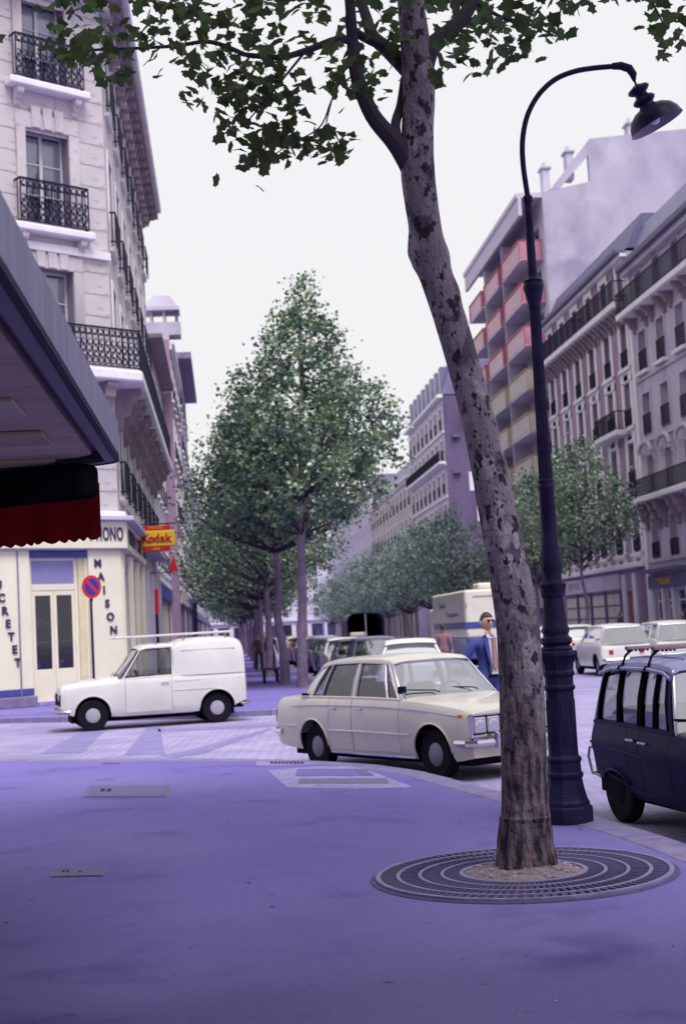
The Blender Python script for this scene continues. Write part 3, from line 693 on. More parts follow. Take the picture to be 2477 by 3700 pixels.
# B: brick and white striped house
B = thing('apartment_house', 'plum brick apartment house with white window bands and long blue iron balcony', 'building', (XR, 83.9, 0), RRr)
LB = 17.68
f = Fac(B, I4, LB, 0, 19.1, M_brickp, .3)
colB = [1.25+3.04*i for i in range(6)]
for x in colB:
    for zz, hh in ((4.6, 2.0), (7.7, 2.1), (10.7, 2.1), (13.6, 2.15)):
        f.window(x, zz, 1.05, hh, rail='bars', rh=.8)
        b = MB(); t = .42
        b.box(x-.525-t, x-.525, -.05, .01, zz-.75, zz+hh+.1); b.box(x+.525, x+.525+t, -.05, .01, zz-.75, zz+hh+.1)
        b.box(x-.525-t, x+.525+t, -.06, .01, zz+hh+.1, zz+hh+.4); b.box(x-.525, x+.525, -.045, .01, zz-.75, zz-.2); b.box(x-.525-t, x+.525+t, -.16, .01, zz-.2, zz-.03)
        put(b.mesh('white_surround', M_trim), 'white_surround', B); f.box('panel', M_bluep if False else M_zinc, x-.35, x+.35, -.06, -.046, zz-.65, zz-.32)
    f.window(x, 17.0, 1.0, 1.5); b = MB(); b.box(x-.85, x-.5, -.05, .01, 16.8, 18.7); b.box(x+.5, x+.85, -.05, .01, 16.8, 18.7); b.box(x-.85, x+.85, -.07, .01, 18.5, 18.8)
    put(b.mesh('white_surround', M_trim), 'white_surround', B)
    for dx in (-1.1, -.37, .37, 1.1): f.corbel(M_grime, x+dx, 16.35, .26, .6, .75)
for (xa, xb) in ((.1, 8.9), (8.95, LB-.1)): f.balcony(M_trim, xa, xb, 16.65, .8, 1.05, 'bars', .3)
for (xa, xb) in ((7.2+.2, 10.6),): f.balcony(M_trim, xa+4.9, xb+5.7, 10.6, .7, .95, 'bars', .25)
f.box('cornice', M_slate, 0, LB, -.55, .01, 19.0, 19.25, bevel=.03); f.box('cornice', M_trim, 0, LB, -.3, .01, 18.85, 19.0)
f.box('string_course', M_trim, 0, LB, -.3, .01, 3.85, 4.1, bevel=.03)
# shuttered ground floor: cream panels between dark posts, then a house door
M_shutp = mat('shutter_cream', (.74, .68, .60), .7, (.62, .56, .50), 3)
for cidx in range(4):
    x0 = 1.0+3.0*cidx
    f.op.append((x0, x0+2.7, .15, 2.75)); f.box('shutter_backing', M_shut, x0, x0+2.7, .1, .14, .15, 2.75)
    for j in range(4):
        zz = .2+.64*j
        for hh in (0, 1): put(cube(M_shutp, .0), 'shutter_panel', B, T(x0+.68+1.33*hh, .06, zz+.29) @ Matrix.Diagonal((1.25, .06, .56, 1)))
    f.box('post', M_slate, x0+2.72, x0+2.98, -.06, .0, 0, 2.85)
f.box('fascia', M_renderw, .6, 13.0, -.12, -.004, 2.9, 3.7)
for k in range(5): put(text_mesh('EPICE'[k], .5, M_shut), 'letter', B, T(2.5+.55*k, -.14, 3.3) @ Matrix.Rotation(R(90), 4, 'X'))
f.op.append((14.0, 15.3, .0, 2.75)); f.box('door', M_terra, 14.0, 15.3, .15, .2, 0, 2.75); f.box('door_jamb', M_trim, 13.5, 13.95, -.12, -.004, 0, 3.6); f.box('door_jamb', M_trim, 15.35, 15.8, -.12, -.004, 0, 3.6)
f.wall(); shell(B, I4, LB, 19.1, 12, M_render, M_zinc)
r = mansard(B, I4, LB, 19.25, 12, 1.7, M_slate, None, chim=((15.5, 5.0, 3.2, .9, .9),))
# C: modern block with stacked balconies and a bare party wall
C = thing('apartment_block', 'modern apartment block with red and cream stacked balconies and bare grey party wall', 'building', (20.4, 103.6, 0), RRr)
LC = 19.6; HC = 27.3
f = Fac(C, I4, LC, 0, HC, M_renderw, .4)
cols = [(.6, 4.6), (6.6, 10.6), (12.6, 18.6)]
cols = [(1.0, 5.9), (6.9, 12.2), (13.2, 18.9)]
for k in range(9):
    zz = 2.4+2.66*k
    for (xa, xb) in cols:
        f.window((xa+xb)/2, zz+.1, (xb-xa)*.75, 2.05, 'plain', M_shut)
        top = k >= 6
        o = put(MB().box(xa, xb, -1.45, -.0, zz-.12, zz).mesh('balcony', M_renderw), 'balcony', C)
        pm, fm2 = (M_balpink, M_balred) if top else (M_balcream, M_balyel)
        b = MB(); b.box(xa+.02, xb-.02, -1.44, -1.40, zz+.04, zz+1.1); b.box(xb-.06, xb-.02, -1.39, -.04, zz+.04, zz+1.1); b.box(xa+.02, xa+.06, -1.39, -.04, zz+.04, zz+1.1)
        b.build('balcony_panel', pm, o)
        b = MB()
        for x in (xa, xb-.06):
            b.box(x, x+.06, -1.50, -1.445, zz-.1, zz+1.2); 
        b.box(xa, xb, -1.50, -1.395, zz+1.12, zz+1.2); b.box(xb-.06, xb, -1.39, -.02, zz+1.12, zz+1.2); b.box(xb-.07, xb+.005, -1.39, -.02, zz-.13, zz-.04)
        b.build('balcony_frame', fm2, o)
for (xa, xb) in ((5.95, 6.85), (12.25, 13.15)): f.box('fin_wall', M_render, xa+.3, xa+.55, -1.3, -.0, .0, HC-1.2)
f.wall()
put(MB().box(0, LC, -1.6, .6, HC, HC+.3).mesh('parapet', M_renderw), 'parapet', C); put(MB().box(0, LC, -1.5, -1.3, HC-1.1, HC).mesh('parapet', M_renderw), 'parapet', C)
shell(C, I4, LC, HC, 14, M_render, M_zinc)
# party wall with its higher rear part, sloping strut and chimneys (faces the junction)
b = MB(); y = LC+.02
b.prism([(y, .02, 0), (y, 20, 0), (y, 20, 31.6), (y, 9.4, 31.4), (y, 3.2, 30.9), (y, 3.05, 30.72), (y, 3.05, 28.2), (y, .02, 27.6)], (-.35, 0, 0))
put(MB().prism([(y, .5, 27.72), (y, 1.15, 27.84), (y, 3.04, 29.85), (y, 3.04, 30.70)], (-.35, 0, 0)).mesh('raking_parapet', M_render), 'raking_parapet', C)
put(b.mesh('party_wall', M_render), 'party_wall', C)
for (yy, zz, hh) in ((.45, 27.6, 1.6), (2.0, 28.5, 1.7), (6.0, 31.0, .9)):
    put(MB().box(y-1.2, y-.4, yy-.22, yy+.22, zz, zz+hh).mesh('chimney', M_renderw, bevel=.03), 'chimney', C); put(MB().box(y-1.3, y-.3, yy-.32, yy+.32, zz+hh, zz+hh+.12).mesh('chimney_cap', M_render), 'chimney_cap', C)
    put(MB().lathe([(.16, 0), (.12, .4)], 8, (y-.8, yy, zz+hh+.12)).mesh('chimney_pot', M_renderw), 'chimney_pot', C)

# D: brick-sided apartment house with mansard
D = thing('apartment_house', 'dark brick sided apartment house with dormered mansard behind the leaning trunk', 'building', (XR, 148, 0), RRr)
LD = 24; HD = 21.8
f = Fac(D, I4, LD, 0, HD, M_stone2, .3)
for i in range(8):
    x = 1.6+2.95*i
    for k in range(6): f.window(x, 4.5+2.88*k, 1.1, 1.9, surround=M_trim, rail='bars')
for k in (1, 4): f.balcony(M_trim, .2, LD-.2, 4.45+2.88*k, .6, .9)
for k in range(6): f.box('string_course', M_trim, 0, LD, -.15, .01, 4.1+2.88*k, 4.28+2.88*k)
f.box('cornice', M_trim, 0, LD, -.5, .01, HD-.2, HD+.1, bevel=.03)
f.wall(); shell(D, I4, LD, HD, 14, M_brickd, M_zinc)
mansard(D, I4, LD, HD+.1, 14, 3.0, M_zinc, [1.6+2.95*i for i in range(8)], M_zinc, chim=((1, 6, 1.4, .8, 1), (23, 3, .9, 3, 1.2)))
for (yy, zz, w, h) in ((3.0, 16.5, 1.0, 1.3), (2.6, 13.2, 1.3, 1.7), (3.0, 10.5, 1.0, 1.3), (2.2, 4.0, 2.2, 2.0)):
    put(MB().box(LD+.005, LD+.06, yy-w/2, yy+w/2, zz, zz+h).mesh('pale_panel', M_white), 'pale_panel', D); put(MB().box(LD+.061, LD+.07, yy-.2, yy+.3, zz+h*.5, zz+h*.6).mesh('panel_slot', M_slate), 'panel_slot', D)
for (yy, zz) in ((1.0, 18), (.9, 14.8), (1.0, 9.0)): put(MB().box(LD+.005, LD+.3, yy-.35, yy+.35, zz, zz+.3).mesh('wall_vent', M_slate), 'wall_vent', D)
row_building('town_house', 'low cream building in the gap before the dark brick sided house', (XR, 123.9, 0), RRr, 19.9, 6.2, M_yell, 1, 6, roof=0, dorm=False)
row_building('town_house', 'pale yellow building with plain roof beyond the brick sided house', (XR, 190, 0), RRr, 41.8, 17.5, M_yell, 4, 12, dorm=False, group=None)
row_building('town_house', 'far mauve building ending the right row beyond the yellow one', (XR, 262, 0), RRr, 71.8, 20, M_renderw, 5, 18, dorm=False, sur=False, rail=None)
row_building('town_house', 'distant pale block closing the far end of the avenue', (-30, 318, 0), 0, 90, 20, M_renderw, 5, 26, dorm=False, sur=False, rail=None)
# ---------------------------------------------------------------- cafe corner house behind the awning (only its awning is in view)
CF = thing('cafe_building', 'cream cafe corner house carrying the deep metal awning', 'building', (-2.6, 8.2, 0))
f = Fac(CF, AV, .001, 0, 16, M_stone, .3)
b = MB()
b.prism([(0, 0, -.1), (-8, 4.75, -.1), (-14, 4, -.1), (-14, -16, -.1), (0, -16, -.1)], (0, 0, 16.1))
b.build('wall', M_stone, CF)
for k in range(4):
    for j in range(4):
        if j == 0: MB().box(.0, .04, -3.6-3.6*k, -1.2-3.6*k, .4, 2.7).build('shop_window', M_pane, CF)
        else: MB().box(.0, .05, -3.0-3.6*k, -1.8-3.6*k, 1.2+3.6*j, 3.4+3.6*j).build('window', M_pane, CF)
# ================================================================ awning of the cafe
M_fasc = mat('awning_metal', (.22, .215, .34), .5, (.32, .31, .44), 1.5, stretch=(1, 8, .3), metal=.1, spec=.25)
M_soff = mat('soffit_board', (.62, .50, .42), .75, (.47, .37, .33), 1.2, stretch=(.4, 3, 1), bump=.15, bscale=20)
M_red = mat('awning_red_cloth', (.15, .006, .010), .9, (.11, .005, .010), 6, trans=.25, spec=.1)
M_lpan = mat('light_panel_off', (.45, .38, .24), .4)
AW = thing('cafe_awning', 'metal edged cafe awning with boarded soffit and scalloped red valance', 'awning')
dC = Vector((-.86, .51, 0)); nC = Vector((.51, .86, 0)); P0 = Vector((-.61, 9.0, 0))
# outline of the outer edge with a rounded corner
edge = [Vector((-.61, -7.9, 0)), Vector((-.61, 8.86, 0))]
for k in range(1, 5):
    t = k/5; a = Vector((-.61, 8.86, 0)); c_ = P0+dC*.14; edge.append(a.lerp(P0, t).lerp(P0.lerp(c_, t), t))
edge += [P0+dC*.14, P0+dC*7.2]
def ribbon(pts, z0, z1, th):
    b = MB(); n = len(pts); inn = []
    for i, p in enumerate(pts):
        t = (pts[min(i+1, n-1)]-pts[max(i-1, 0)]).normalized(); inn.append(p+Vector((-t.y, t.x, 0))*th)
    secs = [[(p.x, p.y, z0), (p.x, p.y, z1), (q.x, q.y, z1), (q.x, q.y, z0)] for p, q in zip(pts, inn)]
    return b.loft(secs, closed=True, caps=True)
ribbon(edge, 2.745, 2.955, .035).build('fascia', M_fasc, AW)
ribbon([p for p in edge], 2.715, 2.735, .03).build('shadow_gap', M_iron, AW)  # black strip stands for the shadow gap under the fascia
e_in = [p+Vector((-.036, 0, 0)) if i < 2 else p-nC*.036 for i, p in enumerate(edge)]
ribbon(e_in, 2.72, 2.74, .06).build('edge_trim', mat('edge_trim_grey', (.20, .18, .24), .6), AW)
back = [Vector((-6.55, 12.2, 0)), Vector((-8.4, 11.4, 0)), Vector((-2.58, 8.15, 0)), Vector((-2.58, -7.9, 0))]
pl = [p for p in edge]+back
MB().prism([(p.x+(-.04 if i < 2 else 0), p.y-(.04 if i > 1 else 0), 2.80) for i, p in enumerate(pl)], (0, 0, .10)).build('roof_sheet', M_fasc, AW)
# soffit boards across, a few centimetres apart in level
y = -7.9
while y < 8.6:
    w = 1.05; x1 = -.77
    if y+w > 5.5: w = .55
    for (xa, xb) in ((-2.57, x1),):
        MB().box(xa, xb, y+.004, min(y+w, 8.72)-.004, 2.742+rnd.uniform(0, .004), 2.79).build('soffit_board', M_soff, AW)
    y += w
MB().prism([(-.77, 8.73, 2.744), (-.86, 8.86, 2.744), (-6.3, 12.0, 2.744), (-8.2, 11.3, 2.744), (-2.57, 8.16, 2.744), (-2.57, 8.73, 2.744)], (0, 0, .04)).build('soffit_board', M_soff, AW)
for (ya, yb) in ((4.4, 4.85), (5.5, 5.95), (6.58, 7.05), (7.65, 8.1)):
    MB().box(-2.2, -.93, ya, yb, 2.722, 2.741).build('light_panel', M_lpan, AW, bevel=.004)
MB().prism([(-1.0, 8.84, 2.722), (-2.2, 8.84, 2.722), (-2.2, 9.2, 2.722), (-1.06, 9.0, 2.722)], (0, 0, .019)).build('light_panel', M_lpan, AW)
# added roller box (black for shade) and scalloped valance along the cross-street edge
p0 = P0+dC*.12-nC*.05; p1 = P0+dC*7.0-nC*.05
b = MB(); b.prism([(p0.x, p0.y, 2.50), (p1.x, p1.y, 2.50), (p1.x-nC.x*.24, p1.y-nC.y*.24, 2.50), (p0.x-nC.x*.24, p0.y-nC.y*.24, 2.50)], (0, 0, .215)); b.build('shade_box', mat('shade_black', (.008, .007, .010), .9, spec=.03), AW, bevel=.05, seg=3)
rows = []; N = 320
for i in range(N+1):
    s = 6.85*i/N; q = P0+dC*(.13+s)-nC*(.06+.018*math.sin(s*21)+.01*math.sin(s*9.3)); sc = abs(math.sin(s*math.pi/.085))
    q2 = P0+dC*(.13+s)-nC*(.06+.05*math.sin(s*17)*.5+.012*math.sin(s*31))
    rows.append([(q.x, q.y, 2.60), (q.x, q.y, 2.40), (q2.x, q2.y, 2.26-.022*sc)])
MB().loft(rows).build('valance', M_red, AW, fixn=False, smooth=True, autosmooth=0)

# ================================================================ lamp post
M_post = mat('dark_green_black_paint', (.014, .011, .040), .40, (.026, .020, .065), 7, bump=.35, bscale=45, spec=.07)
LP = thing('street_lamp', 'tall cast iron street lamp with curved arm and hanging bell shade', 'lamp post', (2.60, 11.19, 0))
z8 = math.pi/8
MB().lathe([(.205, -.05), (.205, .12), (.195, .135)], 8, rot=z8).build('plinth', M_post, LP, bevel=.006)
MB().lathe([(.185, .136), (.185, .16), (.172, .18), (.165, .20), (.150, .26), (.138, .33), (.136, .345), (.148, .355), (.148, .385), (.134, .395), (.132, .47), (.142, .48), (.142, .505), (.120, .52),
            (.112, 1.03), (.128, 1.04), (.128, 1.065), (.116, 1.075), (.116, 1.14), (.130, 1.15), (.130, 1.175), (.122, 1.19), (.128, 1.24), (.150, 1.29), (.162, 1.30), (.162, 1.335), (.13, 1.345)], 8, rot=z8).build('pedestal', M_post, LP, bevel=.004)
for k in range(8):
    a = k*math.pi/4; Mk = Matrix.Rotation(a, 4, 'Z')
    put(MB().box(.106, .113, -.028, .028, .60, .96).mesh('panel', M_post, bevel=.004), 'panel', LP, Mk)
MB().lathe([(.125, 1.346), (.128, 1.36), (.105, 1.385), (.128, 1.41), (.125, 1.44), (.104, 1.455), (.100, 1.47), (.108, 1.49), (.108, 1.52), (.098, 1.54), (.085, 1.73), (.082, 1.76), (.092, 1.77), (.095, 1.80), (.100, 1.83), (.108, 1.85), (.108, 1.87), (.086, 1.89), (.078, 1.91), (.075, 1.96), (.085, 1.99), (.083, 2.10), (.072, 2.14), (.075, 2.17), (.067, 2.19),
            (.064, 2.30), (.060, 2.62), (.066, 2.63), (.066, 2.66), (.060, 2.67), (.066, 2.70), (.058, 2.71)], 24,
           mod=lambda k, h: 1+.05*math.sin(k*1.57+h*40)*(1.5 < h < 2.6)).build('base_column', M_post, LP, smooth=True)
MB().lathe([(.056, 2.712), (.048, 3.4), (.044, 4.10)], 32, mod=lambda k, h: 1-.09*(k % 2)).build('fluted_shaft', M_post, LP)
MB().lathe([(.050, 4.10), (.052, 4.14), (.066, 4.19), (.072, 4.23), (.082, 4.26), (.084, 4.29), (.074, 4.31), (.082, 4.33), (.060, 4.35), (.040, 4.37), (.037, 4.42), (.033, 4.9), (.031, 4.98), (.039, 4.99), (.039, 5.03), (.029, 5.04)], 20).build('capital', M_post, LP, smooth=True)
arm = [(0, 0, 5.04), (-.02, 0, 5.3), (-.012, 0, 5.5), (.03, 0, 5.68), (.10, 0, 5.82), (.19, 0, 5.93), (.31, 0, 6.02), (.46, 0, 6.075), (.62, 0, 6.10), (.80, 0, 6.112)]
MB().tube(crs(arm, 4), .022, 12).build('arm', M_post, LP, smooth=True)
MB().tube([(.78, 0, 6.112), (.85, 0, 6.115), (.92, 0, 6.09), (.95, 0, 6.04), (.955, 0, 5.98)], [.028, .034, .036, .032, .012], 12).build('elbow', M_post, LP, smooth=True)
MB().tube([(.955, 0, 5.99), (.975, 0, 5.93)], .009, 8).build('hook', M_post, LP)
ax = Vector((.42, 0, -.91)).normalized()
M_bell = mat('bell_shade_enamel', (.016, .012, .045), .35, (.03, .025, .075), 6, spec=.1)
bell = MB().lathe([(.02, 0), (.05, .015), (.085, .03), (.095, .05), (.075, .07), (.05, .085), (.055, .11), (.085, .125), (.098, .145), (.085, .165), (.062, .18), (.07, .205), (.13, .225), (.185, .265), (.215, .315), (.228, .37), (.232, .375)], 28, (.965, 0, 5.95), ax, cap=False)
so = bell.build('shade', M_bell, LP, smooth=True)
MB().lathe([(.228, .372), (.20, .30), (.12, .25), (.001, .24)], 28, (.965, 0, 5.95), ax, cap=False).build('reflector', mat('reflector_grey', (.20, .18, .26), .4), so, smooth=True)
MB().lathe([(.02, .24), (.05, .28), (.055, .32), (.03, .36), (.005, .37)], 12, (.965, 0, 5.95), ax).build('bulb', mat('bulb_glass', (.55, .53, .58), .15), so, smooth=True)
# no-parking sign beyond the delivery van
NP = thing('no_parking_sign', 'round red and blue no parking sign on a thin black post', 'road sign', (-2.93, 31.75, 0), R(40))
MB().lathe([(.028, 0), (.028, 2.55)], 10).build('post', M_iron, NP)
MB().lathe([(.255, 0), (.255, .012)], 32, (0, -.035, 2.82), (0, -1, 0)).build('sign_disc', M_sred, NP)
MB().lathe([(.185, .013), (.185, .017)], 32, (0, -.035, 2.82), (0, -1, 0)).build('blue_disc', M_sblue, NP)
put(MB().box(-.19, .19, -.0555, -.0535, -.035, .035).mesh('slash', M_sred), 'slash', NP, T(0, 0, 2.82) @ Matrix.Rotation(R(45), 4, 'Y'))
MB().box(-.03, .03, -.034, .0, 2.5, 3.0).build('bracket', M_iron, NP)

# ================================================================ tree grate
M_cast = mat('cast_iron_grate', (.085, .07, .17), .65, (.12, .10, .22), 10, spec=.06, bump=.3, bscale=60)
M_soil = mat('soil', (.20, .15, .20), .95, (.34, .26, .30), 22, (.3, .7), bump=1.0, bscale=60)
GC = Vector((1.80, 9.06, 0))
GR = thing('tree_grate', 'round cast iron grate set in the pavement around the leaning plane tree', 'tree grate', GC)
MB().lathe([(.935, .002), (.935, .004)], 64).build('pit_bed', mat('pit_dark', (.008, .007, .018), .95), GR)
for ri, (ra, rb) in enumerate(((.935, .905), (.805, .782), (.665, .645), (.525, .505), (.405, .375))):
    MB().lathe([(ra, .005), (ra, .024), (rb, .024), (rb, .005)], 64, cap=False).build('ring', mat('pale_ring_iron', (.20, .175, .34), .6, (.27, .24, .42), 8, spec=.1), GR, fixn=False)  # rings paler than the bars
bar = MB(); bar.add([(.39, -.006, .006), (.907, -.011, .006), (.907, .011, .006), (.39, .006, .006), (.39, -.006, .021), (.907, -.011, .021), (.907, .011, .021), (.39, .006, .021)], [(0, 3, 2, 1), (4, 5, 6, 7), (0, 1, 5, 4), (1, 2, 6, 5), (2, 3, 7, 6), (3, 0, 4, 7)]); bm_ = bar.mesh('grate_bar', M_cast)
for k in range(96): put(bm_, 'grate_bar', GR, Matrix.Rotation(2*math.pi*k/96, 4, 'Z'))
rim = MB().lathe([(.97, .003), (.965, .008), (.937, .010), (.937, .003)], 64, cap=False); rim.build('frame', M_cast, GR, fixn=False)
sv = MB(); NR, NA = 9, 40; secs = []
for i in range(NR+1):
    r_ = .385*i/NR; row = []
    for k in range(NA):
        a = 2*math.pi*k/NA; x, y = r_*math.cos(a), r_*math.sin(a)
        row.append((x, y, .012+.05*max(0, 1-(r_/.39)**2)+.012*noise.noise(Vector((x*9, y*9, 3)))*(r_ < .36)))
    secs.append(row)
sv.loft(secs, closed=True); sv.build('soil_mound', M_soil, GR, fixn=False, smooth=True)
lit = MB()
for k in range(160):
    a = rnd.uniform(0, 6.28); r_ = .36*math.sqrt(rnd.random()); x, y = r_*math.cos(a), r_*math.sin(a); s_ = rnd.uniform(.004, .012)
    zz = .014+.05*max(0, 1-(r_/.39)**2); lit.box(x-s_, x+s_, y-s_*.7, y+s_*.7, zz, zz+s_)
o = lit.build('grit', mat('pale_grit', (.40, .34, .38), .9, island=.4), GR); o['kind'] = 'stuff'

# ================================================================ trees
import numpy as np
def leaf_template(kind):
    if kind == 'plane':
        pts = [(0, .02), (.26, -.10), (.44, .03), (.64, .10), (.54, .27), (.66, .50), (.42, .52), (.28, .66), (0, 1.0), (-.28, .66), (-.42, .52), (-.66, .50), (-.54, .27), (-.64, .10), (-.44, .03), (-.26, -.10)]
        v = [(x, y-.3, -.22*abs(x)+.05*(y-.3)**2) for x, y in pts]+[(0, .05, .03)]
        n = len(pts); f_ = [(n, i, (i+1) % n) for i in range(n)]
    elif kind == 'mid':
        pts = [(0, -.1), (.45, .05), (.42, .45), (0, .9), (-.42, .45), (-.45, .05)]
        v = [(x, y-.3, -.25*abs(x)) for x, y in pts]; f_ = [(0, 1, 2, 3), (0, 3, 4, 5)]
    return np.array(v, float), f_
def rot_frames(N, rs, up=.5):
    """random frames whose normals lean upwards"""
    nrm = rs.normal(size=(N, 3)); nrm[:, 2] = np.abs(nrm[:, 2])+up; nrm /= np.linalg.norm(nrm, axis=1)[:, None]
    t = rs.normal(size=(N, 3)); t -= nrm*(t*nrm).sum(1)[:, None]; t /= np.linalg.norm(t, axis=1)[:, None]
    return np.cross(t, nrm), t, nrm
def leaf_cloud(name, pos, size, kind, m, parent, rs, up=.5):
    tv, tf = leaf_template(kind); N = len(pos)
    X, Y, Z = rot_frames(N, rs, up)
    V = pos[:, None, :]+size[:, None, None]*(tv[None, :, 0, None]*X[:, None, :]+tv[None, :, 1, None]*Y[:, None, :]+tv[None, :, 2, None]*Z[:, None, :])
    k = len(tv); faces = []
    base = np.arange(N)*k
    fl = [np.array(f_) for f_ in tf]
    loops = np.concatenate([ (base[:, None]+f_[None, :]) .reshape(N, -1) for f_ in fl], axis=1).reshape(-1)
    tot = np.tile(np.array([len(f_) for f_ in fl]), N)
    me = bpy.data.meshes.new(name); me.vertices.add(N*k); me.vertices.foreach_set('co', V.reshape(-1))
    me.loops.add(len(loops)); me.loops.foreach_set('vertex_index', loops.astype(np.int32))
    me.polygons.add(len(tot)); st = np.concatenate([[0], np.cumsum(tot)[:-1]]); me.polygons.foreach_set('loop_start', st.astype(np.int32)); me.polygons.foreach_set('loop_total', tot.astype(np.int32))
    me.update(calc_edges=True); me.materials.append(m)
    return put(me, name, parent)
M_bark = mat('plane_bark', (.165, .135, .18), .85, (.235, .20, .25), 5, (.3, .7), bump=.9, bscale=28)
def bark_nodes(m):
    # flaking plane-tree bark: dark flakes and pale patches higher up, rough brown furrows near the foot
    layer(m, (.33, .28, .34), 6, .55, .60, (1, 1, .6), seed=1); layer(m, (.085, .065, .10), 9, .56, .60, (1, 1, .55), seed=16); layer(m, (.018, .013, .026), 17, .575, .60, (1, 1, .65), seed=6); layer(m, (.02, .014, .03), 30, .62, .65, (1, 1, .7), seed=11)
    n = m.node_tree.nodes; l = m.node_tree.links; b = n['Principled BSDF']
    tc = n.new('ShaderNodeTexCoord'); sp = n.new('ShaderNodeSeparateXYZ'); l.new(tc.outputs['Object'], sp.inputs[0])
    mp = n.new('ShaderNodeMapping'); mp.inputs['Scale'].default_value = (1, 1, .22); l.new(tc.outputs['Object'], mp.inputs[0])
    t = n.new('ShaderNodeTexNoise'); t.inputs['Scale'].default_value = 26; t.inputs['Detail'].default_value = 8; l.new(mp.outputs[0], t.inputs['Vector'])
    cr = n.new('ShaderNodeValToRGB'); cr.color_ramp.elements[0].position = .42; cr.color_ramp.elements[0].color = (.012, .008, .020, 1)
    cr.color_ramp.elements[1].position = .64; cr.color_ramp.elements[1].color = (.19, .13, .16, 1)
    l.new(t.outputs['Fac'], cr.inputs[0])
    n2 = n.new('ShaderNodeTexNoise'); n2.inputs['Scale'].default_value = 3.5; n2.inputs['Detail'].default_value = 5; l.new(tc.outputs['Object'], n2.inputs['Vector'])
    ma = n.new('ShaderNodeMath'); ma.operation = 'MULTIPLY_ADD'; ma.inputs[1].default_value = 1.8; l.new(n2.outputs['Fac'], ma.inputs[0])
    sb = n.new('ShaderNodeMath'); sb.operation = 'MULTIPLY_ADD'; sb.inputs[1].default_value = -.62; sb.inputs[2].default_value = .25; l.new(sp.outputs[2], sb.inputs[0]); l.new(sb.outputs[0], ma.inputs[2])
    bq = n.new('ShaderNodeBump'); bq.inputs['Strength'].default_value = .9; bq.inputs['Distance'].default_value = .035; l.new(t.outputs['Fac'], bq.inputs['Height'])
    if b.inputs['Normal'].links: l.new(b.inputs['Normal'].links[0].from_socket, bq.inputs['Normal'])
    l.new(bq.outputs[0], b.inputs['Normal'])
    cl = n.new('ShaderNodeClamp'); l.new(ma.outputs[0], cl.inputs[0])
    mi = n.new('ShaderNodeMix'); mi.data_type = 'RGBA'; l.new(cl.outputs[0], mi.inputs[0]); l.new(b.inputs['Base Color'].links[0].from_socket, mi.inputs[6]); l.new(cr.outputs[0], mi.inputs[7]); l.new(mi.outputs[2], b.inputs['Base Color'])
bark_nodes(M_bark)
M_barkf = mat('far_bark', (.15, .11, .18), .9, (.25, .19, .26), 4, bump=.4, bscale=20)
M_twig = mat('twig_bark', (.045, .034, .055), .9)
M_leaf = mat('plane_leaf', (.062, .105, .048), .55, (.11, .155, .04), 1.2, (.42, .68), island=.5, trans=.38, spec=.3)
M_leaff = mat('street_leaf', (.085, .155, .12), .36, (.30, .38, .20), 1.5, (.44, .64), island=.65, trans=.28, spec=.7)  # dark noise clumps put the crowns' shaded gaps into the leaf colour
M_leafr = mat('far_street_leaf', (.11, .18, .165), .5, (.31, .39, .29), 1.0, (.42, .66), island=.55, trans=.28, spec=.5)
# ---- the leaning plane tree on the near pavement
PT = thing('plane_tree', 'leaning plane tree with mottled flaking bark rising from the round grate', 'tree', GC)
tr = [(1.82, 9.08, -.05, .188), (1.82, 9.09, .05, .182), (1.83, 9.1, .16, .176), (1.845, 9.1, .34, .166), (1.85, 9.1, .38, .156), (1.855, 9.1, .55, .150), (1.865, 9.1, .95, .147), (1.87, 9.1, 1.3, .142), (1.865, 9.1, 1.65, .139), (1.79, 9.1, 2.28, .124), (1.69, 9.1, 2.94, .112),
      (1.56, 9.1, 3.53, .107), (1.47, 9.1, 3.88, .112), (1.445, 9.1, 4.02, .122), (1.42, 9.1, 4.18, .108), (1.39, 9.1, 4.56, .112), (1.405, 9.1, 4.85, .107), (1.43, 9.1, 5.1, .106), (1.43, 9.1, 5.35, .104), (1.41, 9.1, 5.75, .088), (1.38, 9.1, 6.4, .075), (1.42, 9.15, 7.2, .06), (1.4, 9.1, 8.2, .04), (1.45, 9.1, 9.2, .02)]
path = crs(tr, 7); NT = 56; secs = []
for (x, y, zz, r_) in path:
    row = []
    for k in range(NT):
        a = 2*math.pi*k/NT; low = max(0, 1-zz/1.6)
        d = .03*noise.noise(Vector((math.cos(a)*1.6, math.sin(a)*1.6, zz*1.1)))+.13*low*noise.noise(Vector((math.cos(a)*4, math.sin(a)*4, zz*.9+7)))+(.018+.03*low)*noise.noise(Vector((math.cos(a)*5, math.sin(a)*5, zz*9)))
        flare = max(0, .30-zz)*.14*max(0, math.cos(a*3+.6))
        if abs(zz-.40) < .05 and math.cos(a+1.45) > .2: d += .06*math.cos(a+1.45)
        if abs(zz-4.03) < .16: d += .17*max(0, math.cos(a-2.9))**3*(1-(abs(zz-4.03)/.16)**2)*(1+.5*noise.noise(Vector((a*6, zz*20, 0))))
        if abs(zz-3.78) < .10: d += .13*max(0, math.cos(a+.2))**4*(1-abs(zz-3.78)/.10)
        rr = r_*(1+d*1.1)+flare
        row.append((x-GC.x+rr*math.cos(a), y-GC.y+rr*math.sin(a), zz))
    secs.append(row)
MB().loft(secs, closed=True, caps=True).build('trunk', M_bark, PT, smooth=True, autosmooth=0)
